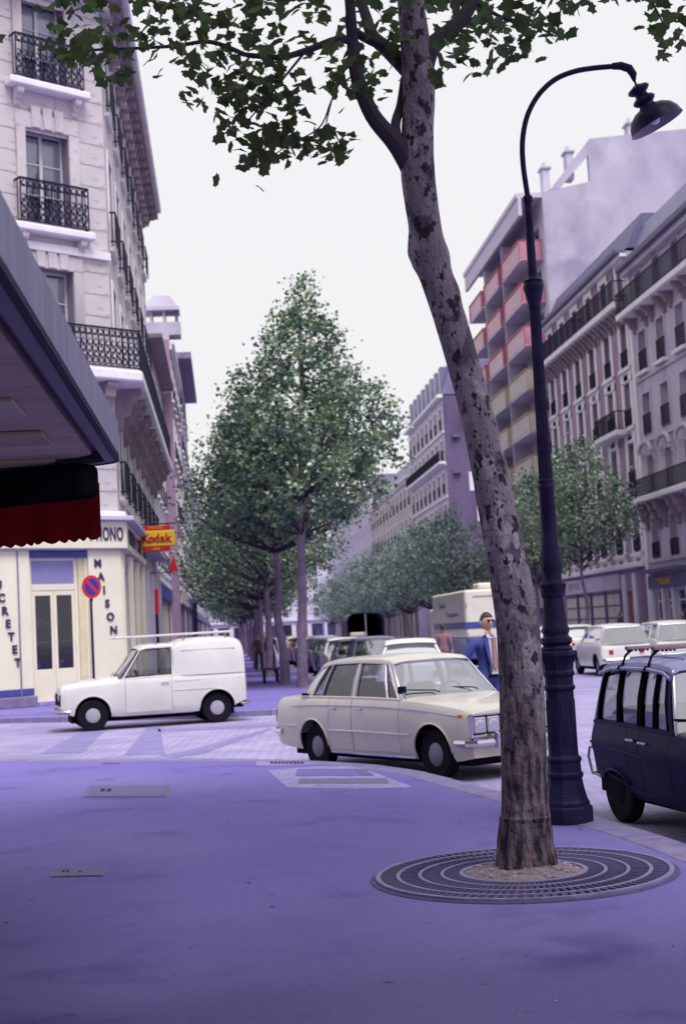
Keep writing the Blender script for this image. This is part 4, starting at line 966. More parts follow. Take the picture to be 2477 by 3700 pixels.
BR = [([(1.40, 9.1, 4.42), (1.36, 9.1, 4.56), (1.25, 9.05, 4.75), (1.10, 9.0, 4.93), (1.01, 8.95, 5.16), (.99, 8.95, 5.39), (.98, 8.9, 5.66), (.95, 8.9, 6.4), (.8, 8.8, 7.3)], .075, .02), ([(1.29, 9.05, 4.66), (1.26, 9.1, 4.88), (1.32, 9.2, 5.07), (1.37, 9.3, 5.29)], .035, .03),
      ([(1.42, 9.1, 5.08), (1.41, 9.12, 5.22), (1.28, 9.3, 5.48), (1.18, 9.4, 5.64), (1.14, 9.5, 5.87), (1.0, 9.8, 6.6), (.6, 10.2, 7.4)], .07, .02), ([(1.30, 9.28, 5.44), (1.25, 9.3, 5.51), (1.01, 9.2, 5.62), (.98, 9.1, 5.9), (.5, 8.9, 6.5)], .04, .015),
      ([(1.46, 9.1, 5.26), (1.53, 9.1, 5.42), (1.72, 9.2, 5.61), (1.87, 9.3, 5.83), (2.0, 9.4, 6.2), (2.4, 9.6, 7.2)], .075, .02), ([(.99, 8.95, 5.41), (.88, 8.9, 5.40), (.68, 8.9, 5.33), (.51, 8.9, 5.29), (.29, 8.9, 5.31)], .028, .016),
      ([(.29, 8.9, 5.31), (.07, 8.9, 5.40), (-.16, 9.0, 5.42), (-.45, 9.1, 5.45), (-.79, 9.1, 5.44), (-.95, 9.1, 5.40)], .016, .006), ([(.68, 8.9, 5.33), (.50, 8.9, 5.12), (.38, 8.9, 4.98), (.25, 9.0, 4.87)], .009, .004),
      ([(.97, 8.95, 5.30), (.83, 8.9, 5.0), (.74, 8.9, 4.82), (.54, 8.9, 4.71), (.37, 8.9, 4.6)], .007, .003), ([(.83, 8.9, 5.0), (.78, 8.9, 4.79), (.84, 8.9, 4.65)], .005, .003),
      ([(1.87, 9.3, 5.83), (2.05, 9.2, 5.66), (2.23, 9.1, 5.56), (2.38, 9.1, 5.48)], .016, .005), ([(2.0, 9.4, 6.2), (2.34, 9.1, 5.98), (2.91, 9.0, 5.77), (3.06, 8.9, 5.45)], .022, .005)]
b = MB()
for pts, ra, rb in BR:
    q = crs(pts, 5); n = len(q); b.tube([(x-GC.x, y-GC.y, zz) for x, y, zz in q], [ra+(rb-ra)*i/(n-1) for i in range(n)], 9)
b.build('branches', M_twig, PT, smooth=True)
CLUS = np.array([(-0.85,8.87,5.46), (-0.57,8.32,5.17), (-0.94,9.99,6.16), (-0.72,9.06,5.36), (-0.61,9.34,5.92), (-0.47,9.53,5.76), (-0.60,9.56,6.08), (-0.57,8.26,5.33), (-0.47,9.49,5.77), (-0.48,9.86,5.77), (-0.77,9.00,5.36), (-0.38,8.38,5.05), (-1.02,9.94,6.15), (-0.71,8.74,5.35), (-0.67,8.83,5.54), (-0.69,9.83,5.85), (-0.62,9.74,5.58), (-0.34,8.49,5.22), (-0.50,9.83,5.59), (-0.62,8.58,5.23), (-0.45,8.71,5.37), (-0.37,9.64,6.09), (-0.72,8.73,5.63), (-0.48,8.28,5.01), (-0.63,9.49,6.05), (-0.41,10.00,5.97), (-0.93,9.20,5.53), (-1.03,9.01,5.43), (-0.75,8.64,5.28), (-0.63,8.98,5.27), (-0.87,9.24,5.46), (-0.81,9.22,5.44), (-0.84,8.84,5.25), (0.06,7.83,5.00), (-0.01,7.85,5.00), (0.13,7.95,5.01), (0.17,9.50,5.78), (-0.07,9.65,5.69), (-0.34,9.49,6.04), (0.44,8.94,5.66), (0.13,8.71,5.52), (-0.10,9.29,5.75), (-0.11,9.73,5.94), (-0.36,9.64,5.78), (-0.10,9.81,6.08), (-0.15,8.89,5.68), (0.22,8.60,5.59), (-0.09,8.90,5.30), (0.34,8.64,5.57), (0.17,8.93,5.28), (-0.16,9.12,5.83), (-0.22,9.90,5.74), (-0.21,9.82,6.05), (0.16,8.66,5.21), (-0.26,9.78,6.03), (-0.12,8.84,5.57), (-0.01,10.10,6.08), (-0.24,10.16,6.39), (0.45,9.66,6.01), (0.33,9.10,5.48), (-0.10,8.37,5.36), (-0.28,8.52,5.28), (0.36,10.06,6.31), (0.23,10.04,5.71), (0.33,7.83,4.98), (0.25,8.55,5.53), (0.19,8.83,5.45), (0.40,8.65,5.32), (-0.15,8.99,5.32), (0.27,8.29,5.31), (0.07,8.23,5.03), (0.31,9.82,5.62), (0.35,9.37,6.01), (0.35,8.48,5.56), (-0.13,8.86,5.46), (0.02,7.80,4.87), (-0.27,8.11,5.36), (0.42,9.00,5.33), (0.07,8.82,5.18), (0.28,8.83,5.09), (-0.00,8.55,5.07), (0.22,8.86,5.05), (0.11,9.34,5.28), (0.26,8.85,5.15), (0.18,8.90,5.08), (0.30,8.69,5.08), (0.20,8.49,4.91), (0.15,9.46,5.40), (0.50,9.48,5.42), (0.38,8.96,5.25), (-0.06,9.19,5.15), (0.29,9.08,5.13), (-0.06,8.41,4.92), (-0.04,8.45,4.88), (0.41,8.43,5.06), (0.43,9.41,5.49), (0.31,9.54,5.27), (0.22,8.44,4.86), (0.37,9.26,5.28), (0.16,9.35,4.97), (0.15,9.05,5.00), (0.33,8.74,4.91), (0.20,9.20,4.96), (0.23,8.92,4.94), (0.21,8.67,4.83), (0.25,8.93,4.74), (0.33,9.15,5.09), (0.32,9.01,4.87), (0.26,9.32,4.99), (0.60,9.01,5.04), (0.50,8.75,4.97), (0.47,9.07,5.18), (0.49,9.15,5.21), (0.68,9.16,5.20), (0.51,9.07,5.08), (0.45,8.62,5.00), (0.51,8.74,5.02), (0.51,9.22,5.22), (0.43,8.98,5.02), (0.48,9.10,4.74), (0.42,8.74,4.69), (0.36,9.02,4.80), (0.38,9.04,4.73), (0.56,8.81,4.69), (0.41,8.73,4.60), (0.39,8.67,4.57), (0.34,8.67,4.53), (0.28,8.82,4.50), (0.36,8.99,4.64), (0.56,9.05,4.78), (0.46,8.90,4.78), (0.39,9.01,4.63), (0.47,8.99,4.79), (0.50,9.13,4.84), (0.51,9.16,4.87), (0.68,9.03,4.79), (0.81,8.99,4.72), (0.75,8.71,4.68), (0.87,9.04,4.74), (0.73,8.83,4.73), (0.80,9.06,4.82), (0.73,8.84,4.72), (0.78,8.81,4.60), (0.69,9.05,4.77), (0.88,8.96,4.66), (0.65,8.72,4.66), (0.77,8.72,4.62), (0.79,9.26,5.50), (1.13,9.95,6.01), (0.91,9.62,5.61), (1.01,9.11,5.48), (0.86,9.12,5.73), (0.52,9.41,5.61), (0.93,10.20,5.88), (1.30,9.78,6.07), (0.95,8.70,5.65), (0.68,9.15,5.84), (1.35,9.98,6.00), (1.15,9.95,6.15), (0.99,9.59,5.32), (1.16,9.82,5.91), (0.76,7.91,5.24), (0.49,8.20,5.31), (0.87,9.14,5.33), (0.76,9.69,5.76), (0.89,10.05,6.16), (1.02,8.73,5.41), (0.82,8.36,5.09), (0.52,9.76,6.01), (0.53,8.29,5.16), (0.63,8.81,5.61), (0.55,8.08,5.38), (0.53,7.95,4.99), (0.47,8.82,5.40), (1.02,8.81,5.70), (0.91,10.21,6.38), (0.65,8.99,5.75), (0.57,8.67,5.20), (0.62,9.62,6.08), (0.67,8.46,5.39), (1.07,8.66,5.18), (0.97,9.76,5.50), (0.94,9.68,5.48), (0.95,9.17,5.11), (1.30,8.97,5.49), (1.09,8.71,4.94), (0.95,8.74,5.00), (1.09,9.42,5.54), (1.36,9.49,5.65), (1.22,9.26,5.21), (1.30,9.10,5.38), (0.97,9.18,5.21), (1.24,9.45,5.41), (1.01,8.78,5.20), (1.11,9.41,5.31), (1.45,9.97,6.20), (1.60,10.03,6.01), (1.50,9.74,5.88), (1.27,8.35,5.42), (1.28,8.42,5.29), (1.33,8.37,5.50), (1.33,8.30,5.43), (1.38,9.43,5.82), (1.73,10.13,6.18), (1.67,8.92,5.41), (2.29,9.74,5.72), (1.81,8.39,5.41), (1.43,8.25,4.96), (1.51,8.19,4.89), (2.06,9.82,6.04), (2.14,9.68,5.67), (2.28,9.33,5.72), (2.05,9.84,6.13), (1.68,9.02,5.47), (2.04,8.76,5.65), (1.96,9.22,5.87), (2.19,9.43,5.71), (1.95,8.77,5.57), (1.76,8.48,5.52), (1.74,9.60,5.44), (2.17,10.09,6.01), (1.86,8.90,5.25), (1.79,9.59,6.03), (1.82,9.41,5.64), (1.47,8.61,5.16), (1.99,9.63,5.86), (1.92,8.23,5.27), (1.59,8.17,5.18), (1.72,9.54,5.53), (2.04,8.35,5.28), (1.79,9.16,5.57), (2.13,9.88,5.96), (1.92,9.95,5.92), (2.04,8.53,5.40), (1.99,8.29,5.47), (1.79,8.36,5.18), (1.69,9.69,6.00), (1.39,8.03,5.25), (1.67,8.11,5.20), (1.89,8.69,5.61), (1.68,8.92,5.25), (1.73,8.95,5.76), (2.22,10.01,5.78), (1.99,8.30,5.33), (1.94,9.21,5.34), (1.56,8.04,5.27), (2.34,9.46,5.70), (2.02,9.14,5.60), (1.75,9.50,5.93), (2.08,9.05,5.50), (2.44,9.56,5.69), (1.94,9.12,5.54), (2.15,9.43,5.52), (2.27,8.63,5.25), (2.18,9.09,5.46), (2.24,9.11,5.52), (2.33,9.52,5.75), (2.02,9.43,5.66), (2.13,9.55,5.74), (2.54,8.99,5.73), (2.34,8.85,5.71), (2.51,8.83,5.71), (2.40,9.13,5.85), (2.35,8.61,5.44), (2.35,9.08,5.78), (2.75,8.27,5.24), (2.97,8.40,5.25), (3.07,9.35,5.88), (2.97,8.75,5.64), (2.73,8.38,5.45), (2.79,8.31,5.11), (3.16,9.53,5.88), (2.96,8.64,5.33), (3.21,9.00,5.45), (3.02,8.82,5.48), (2.93,8.48,5.21), (3.27,9.39,5.55), (2.76,8.27,5.38), (3.29,9.27,5.69), (2.90,9.20,5.87), (2.79,8.97,5.70), (2.86,9.20,5.83)])
rs = np.random.RandomState(5)
lp = []; 
for c_ in CLUS: lp.append(c_+rs.normal(size=(4, 3))*np.array([.075, .10, .042]))
lp = np.concatenate(lp)
order = np.argsort(lp[:, 2]); lp = lp[order]
gcv = np.array(GC)
big = lp[:300]; rest = lp[300:]
tv, tf = leaf_template('plane')
lm = bpy.data.meshes.new('leaf'); lm.from_pydata((tv*.077).tolist(), [], tf); lm.materials.append(M_leaf)
X, Y, Z = rot_frames(300, rs, .35)
for i in range(300):
    s_ = rs.uniform(.75, 1.2); Mx = Matrix(((X[i, 0]*s_, Y[i, 0]*s_, Z[i, 0]*s_, big[i, 0]-GC.x), (X[i, 1]*s_, Y[i, 1]*s_, Z[i, 1]*s_, big[i, 1]-GC.y), (X[i, 2]*s_, Y[i, 2]*s_, Z[i, 2]*s_, big[i, 2]), (0, 0, 0, 1)))
    put(lm, 'leaf', PT, Mx)
o = leaf_cloud('leaves', rest-gcv, rs.uniform(.06, .092, len(rest)), 'plane', M_leaf, PT, rs, .35); o['kind'] = 'stuff'
# upper crown, rising away from the trunk
N = 9000; th = rs.uniform(0, 6.283, N); rr = 3.6*np.sqrt(rs.uniform(0.02, 1, N)); px_ = 1.3+rr*np.cos(th); py_ = 9.1+rr*np.sin(th)
zb = 5.85+.52*np.maximum(0, py_-9.1)+.22*np.abs(px_-1.3)+.0*py_; zt_ = 10.2-.22*rr**2*.9
zz = zb+(np.maximum(zt_, zb+.4)-zb)*rs.uniform(0, 1, N)
o = leaf_cloud('crown', np.stack([px_-GC.x, py_-GC.y, zz], 1), rs.uniform(.10, .17, N), 'mid', M_leaf, PT, rs, .4); o['kind'] = 'stuff'
# ---- next plane tree of the row, unseen beside the photographer, added to shade the near pavement
PT2 = thing('plane_tree', 'unseen plane tree beside the viewpoint, added to shade the near pavement', 'tree', (2.3, .9, 0))
MB().tube(crs([(0, 0, -.05), (.02, 0, 1.5), (-.08, .05, 3.2), (-.2, .0, 5), (-.25, 0, 7.5)], 4), [.2, .17, .16, .155, .15, .15, .145, .14, .14, .135, .13, .12, .11, .1, .08, .06, .04], 12).build('trunk', M_bark, PT2, smooth=True)
b = MB()
for k in range(10):
    a = k*.63; z0 = 4.2+.25*k; r_ = 3.2
    b.tube([(-.2, 0, z0), (-.2+r_*.5*math.cos(a), r_*.5*math.sin(a), z0+1.2), (-.2+r_*math.cos(a), r_*math.sin(a), z0+2.0)], [.06, .035, .012], 6)
b.build('branches', M_twig, PT2, smooth=True)
N = 15000; th = rs.uniform(0, 6.283, N); rr = 4.4*np.sqrt(rs.uniform(0, 1, N)); px_ = -.3+rr*np.cos(th); py_ = rr*np.sin(th)
zz = 5.1+.12*rr+(np.maximum(.5, 4.8-.2*rr**2)*rs.uniform(0, 1, N))
o = leaf_cloud('crown', np.stack([px_, py_, zz], 1), rs.uniform(.12, .19, N), 'mid', M_leaf, PT2, rs, .4); o['kind'] = 'stuff'
# ---- street trees
def street_tree(label, x, y, prof, tr_r, fork, n_cl, per, lsize, m, seed, group, lean=(0, 0), sig=.30, trunkmat=None):
    rs = np.random.RandomState(seed); t = thing('plane_tree', label, 'tree', (x, y, 0), 0, group)
    zb, ztp = prof[0][0], prof[-1][0]
    def cx(z): return (lean[0]*z/ztp, lean[1]*z/ztp)
    pts = []; k = 0
    for i in range(9):
        z = -.05+(ztp*.92)*i/8; c = cx(max(z, 0)); w = .06 if 0 < i < 8 else 0
        pts.append((c[0]+w*rs.normal(), c[1]+w*rs.normal(), z))
    q = crs(pts, 3); n = len(q)
    MB().tube(q, [max(.025, tr_r*(1.15 if i == 0 else 1)*(1-.88*(i/(n-1))**.9)) for i in range(n)], 10).build('trunk', trunkmat or M_barkf, t, smooth=True)
    cent = []
    while len(cent) < n_cl:
        z = rs.uniform(zb, ztp); rmax = interp(prof, z)
        if rs.uniform(0, 1) > (rmax/max(p[1] for p in prof))**1.3+.05: continue
        a = rs.uniform(0, 6.283); r_ = rmax*rs.uniform(.05, 1)**.42*(1+.10*math.sin(3*a+z)); c = cx(z)
        cent.append((c[0]+r_*math.cos(a), c[1]+r_*math.sin(a), z))
    b = MB()
    for c in cent[:46]:
        r_ = math.hypot(c[0]-cx(c[2])[0], c[1]-cx(c[2])[1]); z0 = max(fork, c[2]-r_*rs.uniform(.5, 1.0)); s0 = cx(z0)
        b.tube([(s0[0], s0[1], z0), ((s0[0]+c[0])/2+.1*rs.normal(), (s0[1]+c[1])/2+.1*rs.normal(), z0+(c[2]-z0)*.4), c], [tr_r*.33*(1-.4*c[2]/ztp), tr_r*.2, .012], 5)
    b.tube([(*cx(z_), z_) for z_ in (fork-.1, (fork+ztp)/2, ztp*.9)], [.03, .025, .015], 5)
    b.build('branches', M_twig, t, smooth=True)
    cent = np.array(cent); P = np.repeat(cent, per, axis=0)+rs.normal(size=(n_cl*per, 3))*np.array([sig, sig, sig*.7])
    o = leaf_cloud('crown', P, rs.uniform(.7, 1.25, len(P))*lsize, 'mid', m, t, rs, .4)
    return t
ORD = ['first', 'second', 'third', 'fourth', 'fifth', 'sixth', 'seventh', 'eighth', 'ninth', 'tenth', 'eleventh', 'twelfth']
LG = 'plane trees along the left pavement'; RG = 'plane trees along the right pavement'
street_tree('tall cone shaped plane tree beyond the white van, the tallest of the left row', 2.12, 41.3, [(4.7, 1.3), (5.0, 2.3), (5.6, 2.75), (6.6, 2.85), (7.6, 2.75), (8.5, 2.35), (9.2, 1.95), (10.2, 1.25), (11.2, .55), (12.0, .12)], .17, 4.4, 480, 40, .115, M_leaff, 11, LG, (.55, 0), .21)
lt = [(1.75, 44.6, 9.2, 2.7, .17), (1.45, 52.5, 8.6, 2.9, .15), (1.5, 60, 8.6, 3.0, .15), (1.3, 66, 8.4, 3.0, .14), (1.5, 75, 8.6, 3.0, .14), (1.5, 86, 8.6, 3.0, .15), (1.5, 100, 9, 3.2, .15), (1.5, 118, 9, 3.2, .15), (1.5, 140, 9, 3.4, .15), (1.5, 170, 9, 3.6, .15)]
for i, (x, y, h, w, tr_) in enumerate(lt):
    zb = (4.5, 3.7, 3.4, 3.1)[i] if i < 4 else 3.0
    street_tree('dark plane tree just behind the tall cone shaped one' if i == 0 else 'bushy plane tree on the left pavement, %s in the row from the junction' % ORD[i+1], x, y,
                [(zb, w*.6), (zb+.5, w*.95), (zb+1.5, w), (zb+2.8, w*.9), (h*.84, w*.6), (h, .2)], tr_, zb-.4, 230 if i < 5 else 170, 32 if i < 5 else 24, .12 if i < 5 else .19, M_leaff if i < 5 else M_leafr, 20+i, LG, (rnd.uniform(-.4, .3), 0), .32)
rt = [(15.8, 61.8, 9.6, 2.75, .11, 4.3), (15.8, 71.5, 9.2, 2.7, .14, 4.0), (15.9, 98, 9.6, 3.3, .16, 3.3), (15.8, 109, 10, 3.3, .17, 3.4), (15.8, 122, 10, 3.6, .16, 3.2), (15.8, 138, 10, 3.8, .16, 3.0), (15.8, 157, 10, 3.8, .16, 3), (15.8, 180, 10, 4, .16, 3), (15.8, 210, 10, 4, .16, 3)]
for i, (x, y, h, w, tr_, zb) in enumerate(rt):
    street_tree(['slim young plane tree before the shuttered shop', 'light green plane tree half hidden by the leaning trunk', 'round plane tree behind the cream box truck'][i] if i < 3 else 'round bluish plane tree on the right pavement, %s in the row from the junction' % ORD[i], x, y,
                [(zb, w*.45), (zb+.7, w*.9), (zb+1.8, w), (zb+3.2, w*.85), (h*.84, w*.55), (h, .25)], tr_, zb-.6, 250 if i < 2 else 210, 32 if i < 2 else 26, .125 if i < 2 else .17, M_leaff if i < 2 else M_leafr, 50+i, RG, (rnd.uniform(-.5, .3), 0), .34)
# bench between the first trees of the left row
BN = thing('park_bench', 'dark slatted bench between the first two trees of the left row', 'bench', (1.35, 46.8, 0), R(90))
for k in range(4): MB().box(-.95, .95, -.32+.15*k, -.20+.15*k, .42, .46).build('seat_slat', M_twig, BN)
for k in range(3): MB().box(-.95, .95, .26, .29, .58+.13*k, .68+.13*k).build('back_slat', M_twig, BN)
for x in (-.8, .8):
    MB().box(x-.03, x+.03, -.26, -.20, .0, .41).build('leg', M_iron, BN); MB().box(x-.03, x+.03, .16, .22, .0, .41).build('leg', M_iron, BN); MB().box(x-.03, x+.03, .22, .259, .42, .98).build('back_post', M_iron, BN)
# ================================================================ vehicles
G_car = glass_mat('car_glass', (.66, .67, .72), .03); G_scr = glass_mat('windscreen_glass', (.55, .57, .62), .38)
M_tyre = mat('tyre_rubber', (.012, .011, .018), .85, spec=.05)
M_chrome = mat('chrome', (.62, .60, .68), .16, metal=1.0)
M_chrd = mat('dull_chrome', (.40, .38, .46), .3, metal=.9); M_hub = mat('hub_steel', (.17, .155, .22), .45, metal=.5)
M_black = mat('car_black', (.010, .009, .015), .8, spec=.03)
M_seat = mat('seat_vinyl', (.10, .06, .09), .6, (.15, .10, .13), 4)
M_lamp = mat('headlamp_glass', (.36, .36, .42), .10, spec=.8)
M_tail = mat('tail_red', (.35, .01, .02), .3)
M_amber = mat('amber', (.6, .2, .02), .3)
def paint(name, c, c2=None, rough=.28, coat=.5, spec=.3): return mat(name, c, rough, c2 or tuple(v*.88 for v in c), 1.5, coat=coat, spec=spec)
P_beige = paint('paint_beige', (.57, .54, .48)); P_white = paint('paint_white', (.74, .72, .70)); P_offw = paint('paint_offwhite', (.66, .65, .62), rough=.4)
P_blue = paint('paint_night_blue', (.010, .011, .050), (.016, .017, .072), .4, .0, .05); P_grey = paint('paint_grey', (.16, .15, .22)); P_dark = paint('paint_dark', (.045, .045, .09)); P_red = paint('paint_red', (.35, .03, .04))
PROF = [(0, .90), (.10, .955), (.35, .99), (.58, 1.0), (.82, .988), (.93, .97), (1.0, .94)]
_wheel = {}
def wheel_meshes(Rw, wd, cap):
    k = (Rw, wd, cap)
    if k not in _wheel:
        t = MB().lathe([(Rw*.60, -wd*.42), (Rw*.9, -wd*.5), (Rw*.985, -wd*.4), (Rw, -wd*.3), (Rw, wd*.3), (Rw*.985, wd*.4), (Rw*.9, wd*.5), (Rw*.60, wd*.42)], 36, axis=(0, 1, 0)).mesh('wheel', M_tyre, smooth=True)
        h = MB().lathe([(Rw*.60, wd*.36), (Rw*.585, wd*.40), (Rw*.54, wd*.34), (Rw*.50, wd*.36), (Rw*.46, wd*.43), (Rw*.40, wd*.46), (Rw*.28, wd*.50), (Rw*.12, wd*.53), (.004, wd*.53)], 32, axis=(0, 1, 0)).mesh('hubcap', cap, smooth=True)
        _wheel[k] = (t, h)
    return _wheel[k]
def car(name, label, cat, loc, rz, P, pm, group=None, roofm=None, glass=None, detail=True):
    C_ = thing(name, label, cat, loc, rz, group); glass = glass or G_car
    st = P['st']; L0, L1 = st[0][0], st[-1][0]; wt = [(s[0], s[2]) for s in st]; zt_ = [(s[0], s[1]) for s in st]; bot = P['bot']; zs = P.get('zs', .2); pr = P.get('prof', PROF)
    Rw, ra = P['R'], P['ra']; wh = P['wheels']
    def W(x, z):
        t = (z-zs)/(interp(zt_, x)-zs); return interp(wt, x)*interp(pr, max(0, min(1, t)))
    def zb(x):
        b0 = interp(bot, x)
        for xc in wh:
            if abs(x-xc) < ra: b0 = max(b0, Rw+.02+math.sqrt(max(0, ra*ra-(x-xc)**2))*P.get('asq', 1))
        return b0
    xs = {round(L0+(L1-L0)*i/26, 4) for i in range(27)} | {round(s[0], 4) for s in st}
    for xc in wh: xs |= {round(xc+ra*math.cos(R(12*k)), 4) for k in range(16)} | {round(xc-ra-.002, 4), round(xc+ra+.002, 4)}
    doors = P.get('doors', [])
    for d in doors: xs |= {d[0], d[1]}
    xs = sorted(x for x in xs if L0 <= x <= L1)
    ts = [0, .10, .24, .40, .56, .70, .82, .92, 1.0]; zfl = P.get('feature')
    def col(x, s): 
        a, b_ = zb(x), interp(zt_, x)
        return [(x, s*W(x, a+(b_-a)*t), a+(b_-a)*t) for t in ts]
    def indoor(x0, x1): return any(d[0]-1e-6 <= x0 and x1 <= d[1]+1e-6 for d in doors)
    b = MB(); n = len(ts)
    for s in (1, -1):
        cs = [col(x, s) for x in xs]
        for i in range(len(xs)-1):
            k0 = 1 if indoor(xs[i], xs[i+1]) else None
            for k in range(n-1):
                if k0 is not None and k >= 1: continue
                q = (cs[i][k], cs[i+1][k], cs[i+1][k+1], cs[i][k+1]); b.quad(*(q if s < 0 else q[::-1]))
    xr0, xa0 = P['cabin']
    for i in range(len(xs)-1):
        xm = (xs[i]+xs[i+1])/2
        if xr0 < xm < xa0: continue
        def deck(x):
            z = interp(zt_, x); w = interp(wt, x); cr = P.get('crown', .042)
            return [(x, w*a, z+cr*c_) for a, c_ in ((.94, 0), (.88, .45), (.7, .75), (.35, .95), (0, 1), (-.35, .95), (-.7, .75), (-.88, .45), (-.94, 0))]
        A_, B_ = deck(xs[i]), deck(xs[i+1])
        for k in range(8): b.quad(A_[k], A_[k+1], B_[k+1], B_[k])
    for x, fl in ((L0, 1), (L1, -1)):
        l_, r_ = col(x, 1), col(x, -1)
        for k in range(n-1): b.quad(l_[k], r_[k], r_[k+1], l_[k+1])
        z = interp(zt_, x); w = interp(wt, x); cr = P.get('crown', .042)
        b.poly([(x, w*a, z+cr*c_) for a, c_ in ((.94, 0), (.88, .45), (.7, .75), (.35, .95), (0, 1), (-.35, .95), (-.7, .75), (-.88, .45), (-.94, 0))])
    b.build('body', pm, C_, smooth=True, autosmooth=32)
    # doors
    for d in doors:
        for s in (1, -1):
            dx = [x for x in xs if d[0] <= x <= d[1]]; dx[0] += .006; dx[-1] -= .006
            db = MB(); cs = [col(x, s)[1:] for x in dx]
            db.loft(cs); o = db.build('door', pm, C_, smooth=True, fixn=False)
            if len(d) > 2:
                hx, hz = d[2], d[3]; y = W(hx, hz); MB().box(hx-.075, hx+.075, s*(y+.028)-.008, s*(y+.028)+.008, hz-.011, hz+.011).build('handle', M_chrome, o, bevel=.006)
                for q in (-.06, .06): MB().box(hx+q-.012, hx+q+.012, min(s*y*.99, s*(y+.025)), max(s*y*.99, s*(y+.025)), hz-.01, hz+.01).build('handle_mount', M_chrome, o)
    # underside and cabin floor
    hw = min(s[2] for s in st[2:-2])-.20
    MB().box(L0+.22, L1-.22, -hw, hw, .16+P.get('lift', 0), P.get('floor', .42)).build('underbody', M_black, C_)
    MB().box(xr0, xa0, -hw-.13, hw+.13, P.get('floor', .42)-.14, P.get('floor', .42)+.02).build('cabin_floor', M_black, C_)
    for xc in wh: MB().box(xc-ra*.92, xc+ra*.92, -hw-.02, hw+.02, .30, Rw+ra*P.get('asq', 1)+.10).build('wheel_well', M_black, C_)
    # wheels
    tm, hm = wheel_meshes(Rw, P.get('tw', .165), P.get('cap', M_hub)); tk = P.get('track', .64)
    for xc in wh:
        for s in (1, -1):
            o = put(tm, 'wheel', C_, T(xc, s*tk, Rw)); put(hm, 'hubcap', o, Matrix.Rotation(0 if s > 0 else math.pi, 4, 'Z'))
            if detail:
                pts = [(xc+ra*math.cos(a), s*(W(xc+ra*.98*math.cos(a), max(zs, Rw+.02+ra*math.sin(a)))+.004), Rw+.02+ra*P.get('asq', 1)*math.sin(a)) for a in [R(2+11*k) for k in range(17)]]
                MB().tube(pts, .012, 5).build('arch_lip', pm, C_, smooth=True)
    # greenhouse
    if 'roof' in P:
        rf = P['roof']; wr = P['wr']; rm = roofm or pm
        def zr(x): return interp(rf, x)
        ww = P.get('wrt'); 
        def wrx(x): return interp(ww, x) if ww else wr
        rows = []
        for (x, z) in rf:
            w = wrx(x); rows.append([(x, w*a, z+c_) for a, c_ in ((1, -.06), (1.0, -.035), (.975, -.008), (.90, .010), (.6, .026), (.3, .033), (0, .035), (-.3, .033), (-.6, .026), (-.90, .010), (-.975, -.008), (-1.0, -.035), (-1, -.06))])
        MB().loft(rows).build('roof', rm, C_, smooth=True, fixn=False)
        def bp(x): return interp(wt, x)*.925, interp(zt_, x)
        def gp(xb, xr_, s, f_):            # point on the side plane, f_ 0 at belt, 1 at roof rail
            y0, z0 = bp(xb); y1, z1 = wrx(xr_)-.012, zr(xr_)-.045; bul = .018*math.sin(math.pi*f_)
            return Vector((xb+(xr_-xb)*f_, s*(y0+(y1-y0)*f_+bul), z0+(z1-z0)*f_))
        pil = P['pillars']
        for s in (1, -1):
            for (xb, xr_, tb, tr_, pmat) in pil:
                secs = []
                for f_ in (0, .25, .5, .75, 1.0):
                    a = gp(xb-tb/2, xr_-tr_/2, s, f_); c = gp(xb+tb/2, xr_+tr_/2, s, f_); d = Vector((0, -s*.035, 0)); secs.append([tuple(a), tuple(c), tuple(c+d), tuple(a+d)])
                MB().loft(secs, closed=True).build('pillar', pmat or pm, C_, smooth=True)
            for (p0, p1) in zip(pil, pil[1:]):
                if (p0[0], p1[0]) in P.get('noglass', ()): continue
                xb0, xr0_ = p0[0]+p0[2]/2, p0[1]+p0[3]/2; xb1, xr1_ = p1[0]-p1[2]/2, p1[1]-p1[3]/2
                secs = []
                for f_ in (.02, .3, .6, 1.0):
                    a = gp(xb0, xr0_, s, f_); c = gp(xb1, xr1_, s, f_); d = Vector((0, -s*.016, 0)); secs.append([tuple(a+d), tuple(c+d)])
                MB().loft(secs).build('side_window', glass, C_, fixn=False)
                if detail:
                    e = Vector((0, s*.004, 0)); loop = [gp(xb0, xr0_, s, 0)+e, gp((xb0+xb1)/2, (xr0_+xr1_)/2, s, 0)+e, gp(xb1, xr1_, s, 0)+e, gp((xb1), (xr1_), s, .5)+e, gp(xb1, xr1_, s, .98)+e, gp(xb0, xr0_, s, .98)+e, gp(xb0, xr0_, s, .5)+e]
                    MB().tube(loop, .009, 5, closed=True).build('window_trim', P.get('trim', M_chrd), C_)
            # sill rail under the glass
            pts = [gp(x, x, s, 0)+Vector((0, 0, .004)) for x in [xr0+(xa0-xr0)*k/8 for k in range(9)]]
            MB().tube(pts, .02, 6).build('waist_rail', pm, C_, smooth=True)
        def screen(nm, xb, xt, bow, fr=True):
            y0, z0 = bp(xb); y1 = wrx(xt)-.02; z1 = zr(xt)-.02; rows = []
            for f_ in (0.0, .33, .66, 1.0):
                row = []
                for k in range(9):
                    u = -1+k/4; y = (y0+(y1-y0)*f_)*u; x = xb+(xt-xb)*f_+bow*(1-u*u)*(1-.5*f_); z = z0+(z1-z0)*f_+.03*(1-u*u)*(1 if f_ < .5 else .5)
                    row.append((x, y, z))
                rows.append(row)
            MB().loft(rows).build(nm, G_scr, C_, fixn=False, smooth=True, autosmooth=0)
            if fr:
                ring = rows[0]+[r_[-1] for r_ in rows[1:-1]]+rows[-1][::-1]+[r_[0] for r_ in rows[1:-1]][::-1]
                MB().tube(ring, .016, 6, closed=True).build('screen_rubber', P.get('rub', M_chrd), C_, smooth=True)
            return rows
